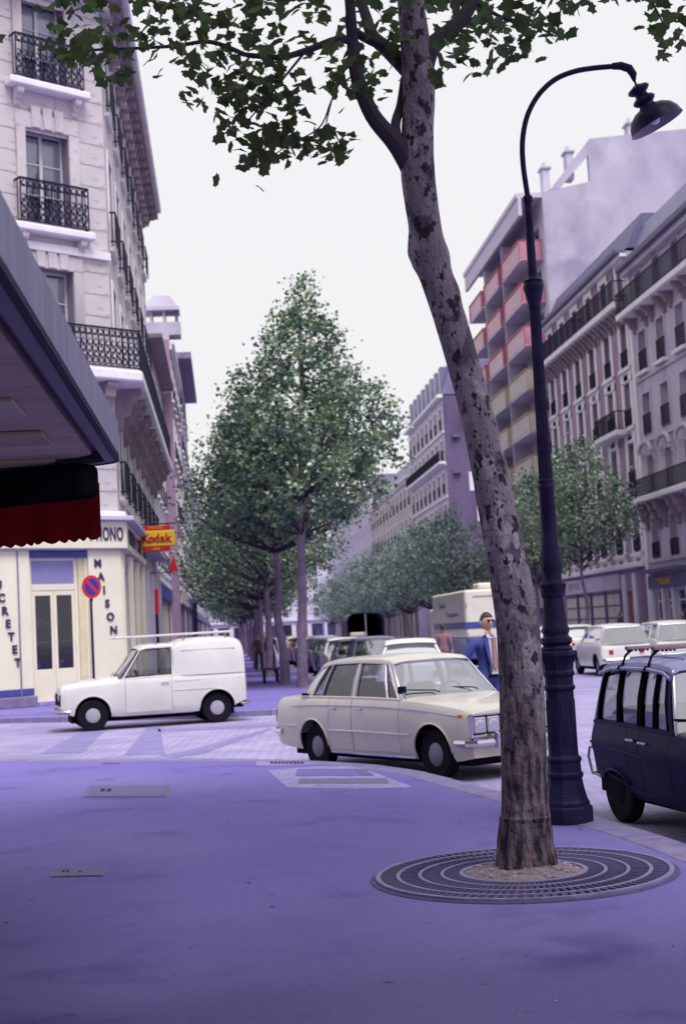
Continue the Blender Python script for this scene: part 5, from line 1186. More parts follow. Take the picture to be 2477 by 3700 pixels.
        wsr = screen('windscreen', P['ws'][0], P['ws'][1], .07); screen('rear_window', P['rw'][0], P['rw'][1], -.05)
        if detail:
            for yy, sg in ((.38, 1), (-.22, 1)):
                x0, z0 = P['ws'][0]+.03, interp(zt_, P['ws'][0])+.05
                MB().tube([(x0+.05, yy, z0+.02), (x0-.0, yy-.05, z0+.045), (x0-.06, yy-.42, z0+.07)], .008, 5).build('wiper', M_black, C_)
        # seats, dashboard and steering wheel
        fl = P.get('floor', .42); zb_ = interp(zt_, (xr0+xa0)/2)
        for sx in P.get('seats', ()):
            for s in ((.33, -.33) if sx > xr0+.75 else (0,)):
                hw_ = .24 if s else .56
                MB().box(sx-.25, sx+.28, s-hw_, s+hw_, fl, fl+.16).build('seat', M_seat, C_, bevel=.03); MB().box(sx-.34, sx-.20, s-hw_, s+hw_, fl+.1, zb_+.14).build('seat_back', M_seat, C_, bevel=.05)
        if detail: MB().box(xa0-.30, xa0-.04, -hw-.1, hw+.1, fl+.1, zb_-.02).build('dashboard', M_black, C_, bevel=.03); MB().tube([(xa0-.42+.07*math.sin(a), .33+.19*math.cos(a), zb_-.02+.17*math.sin(a)) for a in [R(24*k) for k in range(15)]], .012, 6, closed=True).build('steering_wheel', M_black, C_)
    C_['_'] = 0; del C_['_']
    return C_, W, zt_, wt
def strip(C_, W, name, m, pts, r_=.010, s_=(1, -1), off=.004):
    for s in s_:
        MB().tube([(x, s*(W(x, z)+off), z) for x, z in pts], r_, 6).build(name, m, C_, smooth=True)
# ---- beige four-door saloon parked at the corner kerb
SED = dict(st=[(-2.10, .80, .70), (-2.06, .86, .745), (-1.95, .905, .775), (-1.4, .925, .80), (-.9, .93, .81), (.2, .925, .81), (.85, .91, .805), (1.5, .865, .79), (1.9, .815, .765), (2.02, .785, .74), (2.06, .755, .715)],
           bot=[(-2.1, .34), (-1.9, .28), (-1.5, .25), (-1.0, .22), (1.0, .22), (1.8, .22), (2.06, .27)], zs=.22, R=.292, ra=.345, wheels=[-1.10, 1.405], cabin=(-1.40, .80), doors=[(-.72, -.20, -.60, .80), (-.19, .80, -.03, .80)],
           roof=[(-1.10, 1.325), (-1.04, 1.37), (-.8, 1.405), (-.3, 1.42), (.2, 1.415), (.42, 1.39), (.49, 1.345)], wr=.61, track=.66, floor=.42, seats=(.05, -.85), ws=(.82, .46), rw=(-1.42, -1.08),
           pillars=[(-1.30, -.88, .16, .13, None), (-.93, -.72, .02, .02, M_black), (-.20, -.20, .07, .06, None), (.42, .16, .018, .018, M_chrd), (.76, .24, .06, .06, None)])
SED['pillars'] = [(-1.28, -1.00, .22, .16, None), (-.92, -.80, .018, .018, M_chrd), (-.20, -.20, .085, .07, None), (.53, .33, .018, .018, M_chrd), (.79, .43, .055, .055, None)]
fa = Vector((.494, -.869, 0)); rwp = Vector((1.24, 17.96, 0)); left = Vector((.869, .494, 0))
SC = .955; ctr = Vector((1.10, 18.0, 0))+fa*1.10*SC+left*.70*SC
saz = math.atan2(fa.y, fa.x)
FC, W, zt_, wt = car('saloon_car', 'beige four door saloon with square twin headlamps parked at the corner kerb', 'car', (ctr.x, ctr.y, -.12), saz, SED, P_beige); FC.scale = (SC, SC, SC)
strip(FC, W, 'chrome_strip', M_chrome, [(-2.04, .78), (-1.4, .825), (-.5, .835), (.4, .83), (1.2, .80), (1.9, .745)], .009)
strip(FC, W, 'body_crease', P_beige, [(-.70, .52), (0, .52), (.99, .51)], .012); strip(FC, W, 'body_crease', P_beige, [(-2.0, .56), (-1.5, .56)], .010)
strip(FC, W, 'sill_trim', M_chrome, [(-.74, .245), (0, .24), (1.04, .24)], .020)
for s in (1, -1): MB().box(-1.36, -1.22, s*.765-.012, s*.765+.012, .955, .985).build('vent', M_black, FC)
def bumper(C_, x, w, z, m=M_chrome, sg=1, wrapl=.22, h=.055):
    pts = [(x-sg*wrapl, w, z), (x-sg*.05, w*.985, z), (x+sg*.02, w*.90, z), (x+sg*.045, w*.5, z), (x+sg*.05, 0, z), (x+sg*.045, -w*.5, z), (x+sg*.02, -w*.9, z), (x-sg*.05, -w*.985, z), (x-sg*wrapl, -w, z)]
    secs = []
    for i, p in enumerate(pts):
        t = (Vector(pts[min(i+1, 8)])-Vector(pts[max(i-1, 0)])).normalized(); nn = Vector((t.y, -t.x, 0))*(-sg)
        nn = nn if nn.dot(Vector((sg, p[1]*.5, 0))) > 0 else -nn
        P_ = Vector(p); secs.append([tuple(P_+Vector((0, 0, h))), tuple(P_+nn*.045+Vector((0, 0, h*.6))), tuple(P_+nn*.06), tuple(P_+nn*.045-Vector((0, 0, h*.6))), tuple(P_-Vector((0, 0, h))), tuple(P_-nn*.01)])
    return MB().loft(secs, closed=True, caps=True).build('bumper', m, C_, smooth=True)
bo = bumper(FC, 2.07, .76, .44); bumper(FC, -2.11, .75, .47, sg=-1)
for y in (.42, -.42): MB().box(2.12, 2.19, y-.03, y+.03, .36, .56).build('overrider', M_chrome, bo, bevel=.02)
gr = MB().box(2.045, 2.075, -.70, .70, .53, .745).build('grille', M_black, FC)
fr = MB(); 
for (y0, y1, z0, z1) in ((-.72, .72, .745, .77), (-.72, .72, .505, .53), (-.725, -.70, .505, .77), (.70, .725, .505, .77)): fr.box(2.03, 2.085, y0, y1, z0, z1)
fr.build('grille_frame', M_chrome, FC, bevel=.005)
for k in range(6): MB().box(2.07, 2.082, -.27, .27, .55+.034*k, .56+.034*k).build('grille_bar', M_chrd, gr)
for y in (.60, .40, -.40, -.60):
    o = MB().box(2.06, 2.092, y-.093, y+.093, .545, .73).build('headlight', M_lamp, FC, bevel=.02); MB().lathe([(.07, 0), (.05, .006), (.004, .008)], 16, (2.0905, y, .638), (1, 0, 0)).build('reflector', M_chrome, o); MB().box(2.05, 2.078, y-.1, y+.1, .535, .742).build('bezel', M_black, o, bevel=.008)
MB().box(2.10, 2.14, -.26, .26, .36, .47).build('number_plate', M_black, FC)
MB().tube([(.98, -.80, .93), (.99, -.84, .99), (1.0, -.86, 1.02)], .012, 6).build('mirror_stalk', M_chrome, FC); MB().box(.98, 1.01, -.93, -.80, 1.00, 1.09).build('mirror', M_black, FC, bevel=.015)
for y in (.62, -.62): MB().box(-2.13, -2.09, y-.1, y+.1, .58, .76).build('tail_light', M_tail, FC, bevel=.01)
for x, z in ((1.95, .745),): MB().box(x-.04, x+.04, -.785, -.77, z-.02, z+.02).build('side_repeater', M_amber, FC)
# ---- white delivery van crossing
VAN = dict(st=[(-1.80, .96, .66), (-1.77, .98, .70), (-1.6, .98, .735), (-.3, .985, .745), (.65, .965, .735), (1.0, .935, .70), (1.5, .90, .67), (1.76, .86, .64), (1.84, .80, .60), (1.86, .74, .56)],
           bot=[(-1.8, .44), (-1.6, .36), (-1.2, .30), (-.7, .25), (.7, .25), (1.6, .30), (1.86, .40)], zs=.25, R=.30, ra=.36, wheels=[-1.20, 1.25], cabin=(-1.75, .72), crown=.07, doors=[(-.30, .62, -.17, .86)],
           roof=[(-.40, 1.60), (0, 1.605), (.18, 1.595), (.28, 1.56), (.33, 1.52)], wr=.56, track=.60, floor=.42, seats=(-.05,), ws=(.70, .30), rw=(-.42, -.40), tw=.15,
           pillars=[(-.33, -.35, .05, .05, None), (.66, .28, .05, .05, None)], trim=M_black, rub=M_black, cap=mat('van_hub', (.34, .31, .38), .5))
VN, W, zt_, wt = car('delivery_van', 'white high roofed delivery van with roof rack crossing in front of the photo shop', 'van', (-1.55, 29.15, -.12), R(191), VAN, P_offw)
secs = []
for (x, top, hw) in ((-.32, 1.58, .60), (-.36, 1.62, .66), (-.55, 1.69, .69), (-1.0, 1.715, .695), (-1.5, 1.71, .69), (-1.68, 1.67, .675), (-1.76, 1.60, .65), (-1.79, 1.50, .63)):
    zb_ = .98; secs.append([(x, hw*1.04, zb_), (x, hw*1.02, 1.2), (x, hw, top-.24), (x, hw*.93, top-.10), (x, hw*.72, top-.02), (x, 0, top+.01), (x, -hw*.72, top-.02), (x, -hw*.93, top-.10), (x, -hw, top-.24), (x, -hw*1.02, 1.2), (x, -hw*1.04, zb_)])
MB().loft(secs, caps=True).build('load_box', P_offw, VN, smooth=True)
strip(VN, W, 'body_crease', P_offw, [(-1.70, .88), (-.35, .88)], .010); strip(VN, W, 'body_crease', P_offw, [(-1.2, .70), (-.35, .70)], .008)
strip(VN, lambda x, z: .66, 'roof_gutter', P_offw, [(-.52, 1.475), (-1.0, 1.48), (-1.60, 1.475)], .010, off=.030)
bumper(VN, 1.88, .62, .40, M_chrd, 1, .2, .04); bumper(VN, -1.83, .66, .36, M_chrd, -1, .15, .03)
for y in (.46, -.46):
    o = MB().lathe([(.095, 0), (.09, .03), (.06, .05), (.004, .06)], 20, (1.84, y, .68), (1, 0, 0)).build('headlight', M_lamp, VN, smooth=True)
MB().box(1.80, 1.875, -.57, .57, .50, .74).build('grille', M_black, VN, bevel=.02)
for y in (.6, -.6): MB().box(-1.815, -1.79, y-.05, y+.05, .62, .80).build('tail_light', M_tail, VN, bevel=.01)
rk = MB()
for y in (.50, -.50): rk.tube([(.75, y, 1.78), (-.4, y, 1.79), (-1.55, y, 1.80)], .022, 6)
rko = rk.build('roof_rack', P_offw, VN); rko['kind'] = 'part'; del rko['kind']
for x in (.65, .1, -.5, -1.1, -1.5): MB().box(x-.015, x+.015, -.5, .5, 1.775, 1.80).build('rack_bar', P_offw, VN)
for x in (-.05, -.6, -1.45):
    for y in (.52, -.52): MB().box(x-.012, x+.012, y-.012, y+.012, 1.56, 1.79).build('rack_foot', M_chrd, VN)
# ---- night-blue estate parked along the avenue kerb
EST = dict(st=[(-1.78, .70, .56), (-1.765, .77, .61), (-1.70, .81, .64), (-1.3, .815, .665), (-.6, .80, .68), (-.2, .79, .69), (.3, .775, .69), (.8, .75, .68), (1.3, .69, .63), (1.42, .60, .58)],
           bot=[(-1.78, .40), (-1.65, .36), (-1.5, .32), (-.95, .22), (.7, .22), (1.2, .28), (1.42, .34)], zs=.21, R=.285, ra=.27, asq=.50, cap=M_black, wheels=[-1.24, .85], cabin=(-1.70, -.08), crown=.05, doors=[(-.95, -.69, -.80, .71), (-.68, -.14, -.56, .70)],  # black hubcaps: the wheel's shade put into their colour
           prof=[(0, .86), (.10, .92), (.35, .955), (.60, .985), (.70, 1.01), (.76, 1.0), (.88, .975), (1.0, .94)],
           roof=[(-1.55, 1.285), (-1.45, 1.315), (-1.2, 1.33), (-.8, 1.335), (-.45, 1.325), (-.28, 1.30), (-.20, 1.255)], wr=.56, track=.56, tw=.13, floor=.36, seats=(-.55, -1.1), ws=(-.06, -.24), rw=(-1.70, -1.52),
           pillars=[(-1.63, -1.50, .04, .04, M_black), (-1.16, -1.15, .028, .025, M_black), (-.74, -.72, .045, .04, M_black), (-.46, -.46, .010, .010, M_black), (-.15, -.28, .09, .06, None)], trim=M_black, rub=M_chrd)
eh = R(-81.5); ecx = 3.13+1.78*math.cos(eh)-.60*math.sin(eh); ecy = 12.35+1.78*math.sin(eh)+.60*math.cos(eh)
M_roofb = mat('sky_reflect_roof', (.20, .20, .42), .4, (.26, .26, .50), 1.5, coat=.2)  # pale blue puts the reflected sky into the roof colour
EC, W, zt_, wt = car('estate_car', 'night blue estate car with roof rack bars parked beside the street lamp', 'car', (ecx, ecy, -.12), eh, EST, P_blue, roofm=M_roofb)
strip(EC, W, 'swage_line', P_blue, [(-1.74, .64), (-1.2, .61), (-.4, .575), (.5, .54), (1.2, .52)], .014); strip(EC, W, 'swage_line', P_blue, [(-1.6, .42), (-.95, .32), (-.6, .29), (.2, .27), (.55, .26)], .010)
for s in (1, -1): MB().tube([(x, s*.585, interp(EST['roof'], x)-.055) for x in (-1.56, -1.3, -1.0, -.6, -.32, -.21)], .016, 6).build('gutter', M_roofb, EC, smooth=True)
for k in range(5):
    y = -.36+.18*k; MB().tube([(x, y, interp(EST['roof'], x)+.031) for x in (-1.4, -1.1, -.7, -.4)], .010, 5).build('roof_rib', M_roofb, EC)
for x in (-1.12, -.62):
    rb = MB().box(x-.035, x+.035, -.52, .52, 1.425, 1.455).build('rack_bar', M_grime, EC, bevel=.006)
    for y in (.50, -.50):
        s = 1 if y > 0 else -1
        MB().tube([(x, y*.94, 1.425), (x, y*1.06, 1.38), (x, y*1.17, 1.26), (x, y*1.155, 1.21)], .011, 6).build('rack_foot', M_black, rb); MB().tube([(x, y*1.17, 1.30), (x, y*1.22, 1.27)], .010, 6).build('clamp', M_black, rb)
        for q in range(6): MB().box(x-.04, x-.02, y*.98-s*.035*q-.008, y*.98-s*.035*q+.008, 1.41, 1.426).build('tie_hook', M_black, rb)
o = MB().tube([(-1.70, -.56, .60), (-1.84, -.60, .58), (-1.88, -.60, .50), (-1.86, -.58, .36), (-1.74, -.55, .33)], .013, 6).build('bumper_hoop', M_chrd, EC, smooth=True)
MB().tube([(-1.70, .56, .60), (-1.84, .60, .58), (-1.88, .60, .50), (-1.86, .58, .36), (-1.74, .55, .33)], .013, 6).build('bumper_hoop', M_chrd, EC, smooth=True)
MB().tube([(-1.86, -.58, .36), (-1.87, 0, .36), (-1.86, .58, .36)], .022, 8).build('bumper', M_chrome, EC)
for y in (.55, -.55): MB().box(-1.80, -1.76, y-.035, y+.035, .56, .66).build('tail_light', M_tail, EC, bevel=.01)
# ---- other parked cars
SM = dict(SED); SM.update(st=[(x*.93, z, w*.95) for x, z, w in SED['st']], bot=[(x*.93, z) for x, z in SED['bot']], wheels=[-1.02, 1.28], cabin=(-1.30, .74), doors=[], roof=[(x*.93, z-.01) for x, z in SED['roof']], ws=(.74, .25), rw=(-1.32, -.86),
          pillars=[(x*.93, r_*.93, a, b_, m) for x, r_, a, b_, m in SED['pillars']], wr=.57, track=.62)
HB = dict(SM); HB.update(st=[(-1.78, .80, .68), (-1.74, .88, .73), (-1.5, .94, .75), (-.5, .95, .76), (.6, .94, .76), (1.2, .91, .73), (1.72, .84, .68), (1.80, .76, .64)], bot=[(-1.78, .36), (-1.4, .28), (1.4, .26), (1.8, .36)], wheels=[-1.15, 1.18], cabin=(-1.74, .66),
          roof=[(-1.58, 1.38), (-1.4, 1.43), (-.5, 1.45), (.15, 1.43), (.27, 1.38)], ws=(.66, .22), rw=(-1.74, -1.56), pillars=[(-1.62, -1.50, .14, .12, None), (-.92, -.88, .06, .06, None), (-.12, -.12, .06, .06, None), (.62, .2, .06, .06, None)], seats=(.0, -.9))
def parked(label, x, y, rz, P, pm, group, dark=False):
    c = car('parked_car', label, 'car', (x, y, -.12), rz, P, pm, group, detail=False)[0]
    f = P['st'][-1][0]; r_ = P['st'][0][0]; w = P['st'][-1][2]
    for s in (1, -1):
        MB().lathe([(.09, 0), (.085, .03), (.004, .05)], 14, (f-.01, s*(w-.16), .66), (1, 0, 0)).build('headlight', M_lamp, c, smooth=True); MB().box(r_-.02, r_+.01, s*(w-.2)-.06, s*(w-.2)+.06, .62, .74).build('tail_light', M_tail, c)
    MB().box(f, f+.015, -w+.3, w-.3, .54, .72).build('grille', M_black, c)
    bumper(c, f+.01, w*.98, .44, sg=1); bumper(c, r_-.01, P['st'][0][2]*.98, .46, sg=-1)
    return c
LG2 = 'cars parked along the left kerb'; RG2 = 'cars parked along the right side'
U, Dn = R(90), R(-90)
parked('white small car parked behind the beige saloon roof', 4.15, 32.5, R(84), SM, P_white, LG2)
parked('dark blue hatchback at the head of the left kerb line', 4.05, 39.0, Dn, HB, P_dark, LG2)
parked('grey saloon parked behind the dark blue hatchback', 4.0, 44.2, Dn, SM, P_grey, LG2)
for i, yy in enumerate((49.3, 54.5, 59.6, 65, 70.4, 76, 82, 88.5)):
    parked(['white saloon', 'dark saloon', 'grey hatchback', 'white saloon', 'dark hatchback', 'red saloon', 'white saloon', 'grey hatchback'][i]+' along the left kerb, %s car back from the dark blue hatchback' % ORD[i+1], 4.0, yy, Dn, (SM, SM, HB, SM, HB, SM, SM, HB)[i], (P_white, P_dark, P_grey, P_white, P_dark, P_red, P_white, P_grey)[i], LG2)
parked('white hatchback with rounded tail nearest the lamp pedestal on the right side', 11.25, 41.6, U, HB, P_white, RG2)
parked('white estate parked beside the rounded white hatchback', 13.35, 43.2, U, HB, P_white, RG2)
parked('white saloon with long rear window left of the rounded white hatchback', 11.0, 50, U, SM, P_white, RG2)
parked('dark saloon just beyond the blue estate car', 14.0, 38.6, U, SM, P_dark, RG2)
for i, yy in enumerate((56, 62, 68.5, 76, 84)): parked(['white saloon', 'grey saloon'][i % 2]+' along the right kerb, %s beyond the white estate' % ORD[i], 13.7, yy, U, SM, (P_white, P_grey)[i % 2], RG2)
# ---- cream box truck with blue band
TK = thing('box_truck', 'cream box truck with blue band and blue lower body in the avenue', 'truck', (8.75, 45.6, -.12))
P_trc = paint('truck_cream', (.72, .69, .60), rough=.4); P_trb = paint('truck_blue', (.05, .06, .28), rough=.4)
MB().box(-1.08, 1.08, 0, 7.2, 1.22, 2.78).build('box_body', P_trc, TK, bevel=.09, seg=3)
MB().box(-1.07, 1.07, .01, 7.19, .55, 1.219).build('lower_body', P_trb, TK, bevel=.03)
MB().box(-1.092, 1.092, -.012, 7.0, 1.52, 1.74).build('blue_band', P_trb, TK)
for x in (-.02, .0): pass
MB().box(-.012, .012, -.016, -.001, 1.23, 2.6).build('door_seam', M_chrd, TK); MB().box(-.8, .8, -.02, -.001, 2.55, 2.58).build('door_head', M_chrd, TK)
for z in (1.35, 2.3): MB().box(-1.10, -1.0, -.03, .0, z-.05, z+.05).build('hinge', M_chrd, TK); MB().box(1.0, 1.10, -.03, .0, z-.05, z+.05).build('hinge', M_chrd, TK)
MB().box(-.5, .5, .6, 1.6, 2.79, 3.0).build('roof_box', P_trc, TK, bevel=.05)
tt = text_mesh('Transports', .26, P_trb, .004)
put(text_mesh('Quick', .28, P_trb, .004), 'lettering', TK, T(-1.085, 4.8, 2.35) @ Matrix.Rotation(R(-90), 4, 'Z') @ Matrix.Rotation(R(90), 4, 'X') @ Matrix.Diagonal((2.3, 1, 1, 1))); put(tt, 'lettering', TK, T(-1.085, 2.6, 2.02) @ Matrix.Rotation(R(-90), 4, 'Z') @ Matrix.Rotation(R(90), 4, 'X') @ Matrix.Diagonal((2.3, 1, 1, 1)))
MB().box(-1.0, 1.0, 7.22, 8.7, .5, 2.3).build('cab', P_trc, TK, bevel=.12, seg=3); MB().box(-.9, .9, 8.66, 8.72, 1.3, 2.0).build('windscreen', M_pane, TK)
tm, hm = wheel_meshes(.42, .24, M_chrd)
for y in (1.3, 7.6):
    for s in (1, -1):
        o = put(tm, 'wheel', TK, T(s*.9, y, .42) @ Matrix.Rotation(R(90), 4, 'Z')); put(hm, 'hubcap', o, Matrix.Rotation(0 if s < 0 else math.pi, 4, 'Z'))
# ---- covered lorry seen from behind, tilt open
TL = thing('covered_lorry', 'blue lorry with open dark canvas tilt seen from behind farther up the avenue', 'truck', (8.2, 84, -.12))
arc = [(-1.1, 1.15), (-1.1, 2.2), (-1.0, 2.45), (-.8, 2.58), (0, 2.66), (.8, 2.58), (1.0, 2.45), (1.1, 2.2), (1.1, 1.15)]
M_canv = mat('canvas_dark', (.09, .08, .13), .9, (.13, .11, .17), 3)
MB().loft([[(x, 0, z) for x, z in arc], [(x, 4.5, z) for x, z in arc]]).build('canvas_tilt', M_canv, TK if False else TL, fixn=False)
MB().poly([(x, 4.49, z) for x, z in arc]).build('tilt_front', M_black, TL); MB().box(-1.1, 1.1, 0, 4.5, .95, 1.14).build('bed', P_trb, TL); MB().box(-1.1, 1.1, -.05, -.001, .85, 1.25).build('tailboard', P_trb, TL)
MB().box(-.03, .03, .02, .06, 1.2, 2.6).build('tilt_pole', M_chrd, TL); MB().box(-.95, .0, .2, 1.2, 1.15, 1.5).build('load', M_balcream, TL, bevel=.08)
MB().box(-1.0, 1.0, 4.55, 6.2, .6, 2.2).build('cab', P_trb, TL, bevel=.1); 
for y in (1.0, 5.4):
    for s in (1, -1): o = put(tm, 'wheel', TL, T(s*.9, y, .42) @ Matrix.Rotation(R(90), 4, 'Z')); put(hm, 'hubcap', o, Matrix.Rotation(0 if s < 0 else math.pi, 4, 'Z'))
MB().box(-.6, .6, 1.5, 5.0, .4, .94).build('chassis', M_black, TL)
MB().box(-.6, .6, 1.0, 8.4, .3, .549).build('chassis', M_black, TK)
# ================================================================ people
M_skin = mat('skin', (.56, .34, .28), .55, (.48, .28, .23), 12)
M_hair = mat('dark_hair', (.035, .022, .022), .6)
M_suit = mat('blue_suit', (.036, .05, .20), .85, (.05, .065, .25), 8, bump=.3, bscale=14)
M_trous = mat('blue_trousers', (.035, .045, .20), .85, (.05, .06, .24), 8)
M_shirt = mat('pale_shirt', (.55, .56, .70), .8); M_tie = mat('rust_tie', (.33, .17, .16), .8)
M_brown = mat('brown_jacket', (.08, .045, .05), .9); M_pinkj = mat('rose_jacket', (.27, .15, .16), .9, (.20, .11, .13), 6); M_darkc = mat('dark_coat', (.022, .020, .035), .9)
def person(label, loc, rz, h, top, legs, hair=M_hair, group=None, stride=.0, pose='walk', arm_out=0.0):
    """one continuous skinned body; faces coloured by region; hair and accessories as children"""
    k = h/1.78
    J = dict(pel=(0, 0, .96), chest=(0, .01, 1.30), neck=(0, .0, 1.49), head=(0, -.008, 1.57),
             ls=(.185, 0, 1.43), le=(.25+arm_out*.5, .02, 1.16), lw=(.26+arm_out, -.07, .92), lh=(.26+arm_out, -.09, .82), rs=(-.185, 0, 1.43), re=(-.24-arm_out, .06, 1.17), rw=(-.27-arm_out*.4, -.10, 1.0), rh=(-.24, -.13, .93),
             lp=(.10, 0, .90), lk=(.11, -.03-stride*.4, .50), la=(.11, -stride, .09), lt=(.12, -.17-stride, .03), rp=(-.10, 0, .90), rk=(-.11, -.04+stride*.3, .50), ra=(-.11, .02+stride, .09), rt=(-.12, -.14+stride, .03))
    if pose == 'stand': J['rw'] = (-.27, -.02, .92); J['rh'] = (-.27, -.03, .82)
    Rr = dict(pel=(.165, .115), chest=(.175, .12), neck=(.072, .072), head=(.068, .072), ls=(.085, .075), le=(.058, .058), lw=(.044, .044), lh=(.034, .045), rs=(.085, .075), re=(.058, .058), rw=(.044, .044), rh=(.034, .045),
              lp=(.105, .105), lk=(.070, .075), la=(.058, .06), lt=(.05, .035), rp=(.105, .105), rk=(.070, .075), ra=(.058, .06), rt=(.05, .035))
    Ed = [('pel', 'chest'), ('chest', 'neck'), ('neck', 'head'), ('chest', 'ls'), ('ls', 'le'), ('le', 'lw'), ('lw', 'lh'), ('chest', 'rs'), ('rs', 're'), ('re', 'rw'), ('rw', 'rh'), ('pel', 'lp'), ('lp', 'lk'), ('lk', 'la'), ('la', 'lt'), ('pel', 'rp'), ('rp', 'rk'), ('rk', 'ra'), ('ra', 'rt')]
    nm = list(J); me = bpy.data.meshes.new('body'); me.from_pydata([tuple(c*k for c in J[n]) for n in nm], [(nm.index(a), nm.index(b)) for a, b in Ed], [])
    ob = bpy.data.objects.new('tmp', me); COL.objects.link(ob); md = ob.modifiers.new('s', 'SKIN'); md.use_smooth_shade = True; md.branch_smoothing = .6
    sv_ = me.skin_vertices[0].data
    for i, n in enumerate(nm): sv_[i].radius = (Rr[n][0]*k, Rr[n][1]*k); sv_[i].use_root = (n == 'pel')
    ob.modifiers.new('u', 'SUBSURF').levels = 2
    m2 = bpy.data.meshes.new_from_object(ob.evaluated_get(bpy.context.evaluated_depsgraph_get())); bpy.data.objects.remove(ob)
    hb = MB(); rows = []; hrows = []
    for i in range(19):
        th = math.pi*i/18; row = []; hrow = []
        for j in range(24):
            ph = 2*math.pi*j/24; dx, dy, dz = math.sin(th)*math.cos(ph), math.sin(th)*math.sin(ph), math.cos(th)
            x, y, z = .078*dx, .098*dy, .122*dz
            if dz < 0: x *= 1-.28*(-dz)**1.3; y = y*(1-.30*(-dz)) if dy > 0 else y*(1-.10*(-dz))
            if dy < -.5:
                y -= .026*math.exp(-(dx/.20)**2)*max(0, 1-abs(dz+.12)/.22)           # nose
                y += .010*math.exp(-((abs(dx)-.42)/.16)**2)*math.exp(-((dz-.12)/.12)**2)   # eye sockets
                y -= .006*math.exp(-(dx/.35)**2)*math.exp(-((dz+.55)/.10)**2)              # lips
            row.append((x*k, (y-.018)*k, (z+1.652)*k))
            line = .50 if dy < -.55 else (.50+(dy+.55)*(-1.0) if dy < .1 else -.15-.55*min(1, (dy-.1)/.6)); g_ = 1.07 if dz > line else .93
            hrow.append((x*g_*k, (y*g_-.016)*k, (z*(1.05 if dz > line else .93)+1.654)*k))
        rows.append(row); hrows.append(hrow)
    hb.loft(rows, closed=True); hmesh = hb.mesh('head', None, fixn=True)
    bm = bmesh.new(); bm.from_mesh(m2); bm.from_mesh(hmesh); bm.to_mesh(m2); bm.free()
    t = thing('person', label, 'person', loc, rz, group)
    for m in (top, legs, M_skin, M_darkc): m2.materials.append(m)
    for p in m2.polygons:
        c = p.center/k
        if c.z < .085: p.material_index = 3
        elif c.z > 1.485 and abs(c.x) < .14: p.material_index = 2
        elif abs(c.x) > .19 and c.z < .93 and c.y < .05 and c.z > .70: p.material_index = 2
        elif c.z < .86: p.material_index = 1
        else: p.material_index = 0
        p.use_smooth = True
    put(m2, 'body', t)
    hm_ = MB().loft(hrows, closed=True).build('hair', hair, t, smooth=True, autosmooth=0, fixn=True)
    MB().box(-.022*k, .022*k, -.117*k, -.108*k, 1.583*k, 1.588*k).build('mouth', mat('lips', (.30, .10, .10), .6), t)
    for s in (1, -1):
        MB().lathe([(.012*k, 0), (.026*k, .012*k), (.02*k, .02*k)], 8, (s*.070*k, -.005, 1.645*k), (s, 0, 0)).build('ear', M_skin, t, smooth=True)
        for q, (dx, ln) in enumerate(((-.022, .05), (-.008, .062), (.008, .066), (.021, .058))):
            hx, hy, hz = (v*k for v in J['lh' if s > 0 else 'rh']); MB().tube([(hx, hy+dx*k, hz-.01), (hx-s*.004, hy+dx*k-.008, hz-ln*.6*k), (hx-s*.016, hy+dx*k-.015, hz-ln*k)], [.010*k, .009*k, .007*k], 6).build('finger', M_skin, t, smooth=True)
        hx, hy, hz = (v*k for v in J['lh' if s > 0 else 'rh']); MB().tube([(hx, hy-.03*k, hz+.02*k), (hx-s*.01, hy-.055*k, hz-.005), (hx-s*.015, hy-.06*k, hz-.03*k)], [.011*k, .010*k, .008*k], 6).build('thumb', M_skin, t, smooth=True)
    return t, k
mz = -.12
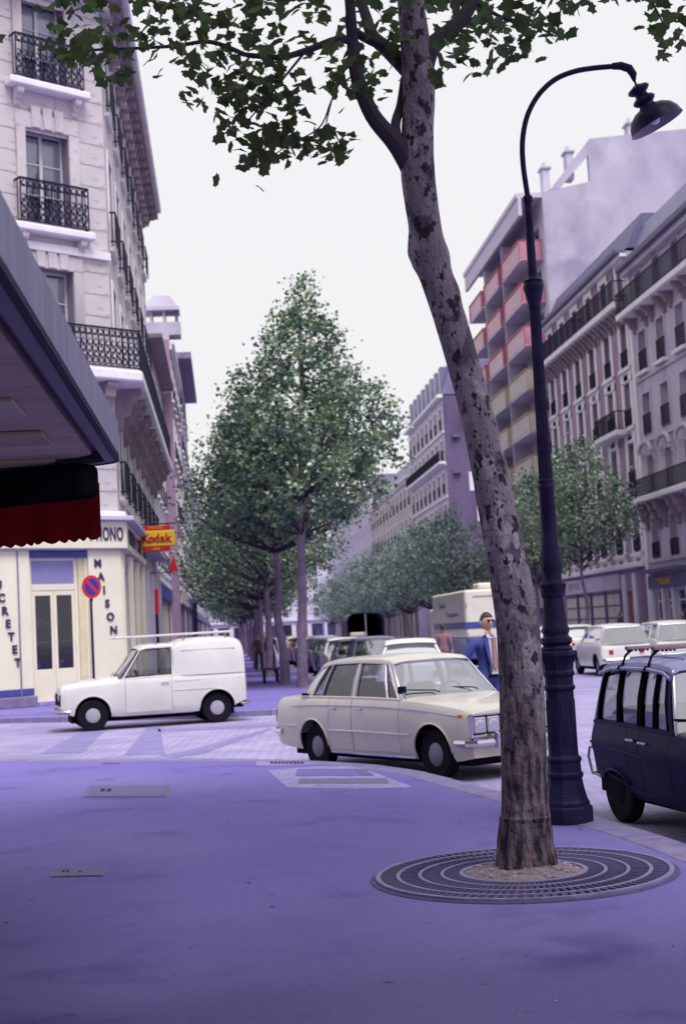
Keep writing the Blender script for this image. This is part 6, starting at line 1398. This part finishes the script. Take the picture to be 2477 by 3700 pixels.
t, k = person('man in blue suit with tie and dark glasses walking behind the beige saloon', (3.40, 18.6, mz), R(24), 1.85, M_suit, M_trous, stride=.16, arm_out=.10)
MB().prism([(-.075*k, -.128*k, 1.465*k), (.075*k, -.128*k, 1.465*k), (.05*k, -.150*k, 1.0*k), (-.05*k, -.150*k, 1.0*k)], (0, .03, 0)).build('shirt_front', M_shirt, t)
for s in (1, -1): MB().prism([(s*.012*k, -.150*k, 1.445*k), (s*.075*k, -.115*k, 1.515*k), (s*.085*k, -.130*k, 1.455*k)], (0, .015, 0)).build('collar', M_shirt, t)
MB().prism([(-.022*k, -.160*k, 1.46*k), (.022*k, -.160*k, 1.46*k), (.04*k, -.172*k, 1.10*k), (0, -.172*k, 1.04*k), (-.04*k, -.172*k, 1.10*k)], (0, .012, 0)).build('tie', M_tie, t)
for s in (1, -1):
    MB().prism([(s*.075*k, -.140*k, 1.47*k), (s*.125*k, -.130*k, 1.40*k), (s*.11*k, -.158*k, 1.25*k), (s*.05*k, -.168*k, 1.02*k), (s*.05*k, -.160*k, 1.1*k)], (0, .02, 0)).build('lapel', M_suit, t)
    MB().lathe([(.019*k, 0), (.019*k, .006)], 12, (s*.033*k, -.112*k, 1.664*k), (0, -1, 0)).build('spectacle_lens', M_black, t)
MB().box(-.066*k, .066*k, -.118*k, -.112*k, 1.674*k, 1.682*k).build('spectacle_bridge', M_black, t)
MB().box(-.09*k, .09*k, -.150*k, -.125*k, .955*k, .99*k).build('belt', M_black, t)
person('man in rose coloured jacket standing beside the box truck', (6.75, 44.5, mz), R(170), 1.74, M_pinkj, M_darkc, pose='stand', stride=.05)
person('person in brown jacket walking on the left pavement by the tree row', (1.35, 62.5, 0), R(10), 1.62, M_brown, M_darkc, stride=.14)
person('dark dressed person standing close to a trunk on the left pavement', (1.9, 68.5, 0), R(30), 1.72, M_darkc, M_darkc, pose='stand')
person('person in dark coat beside the second trunk on the left pavement', (1.75, 57.5, 0), R(160), 1.68, M_darkc, M_darkc, pose='stand')
person('person in black coat before the shop door on the right pavement', (16.6, 59.3, 0), R(100), 1.74, M_darkc, M_darkc, pose='stand')
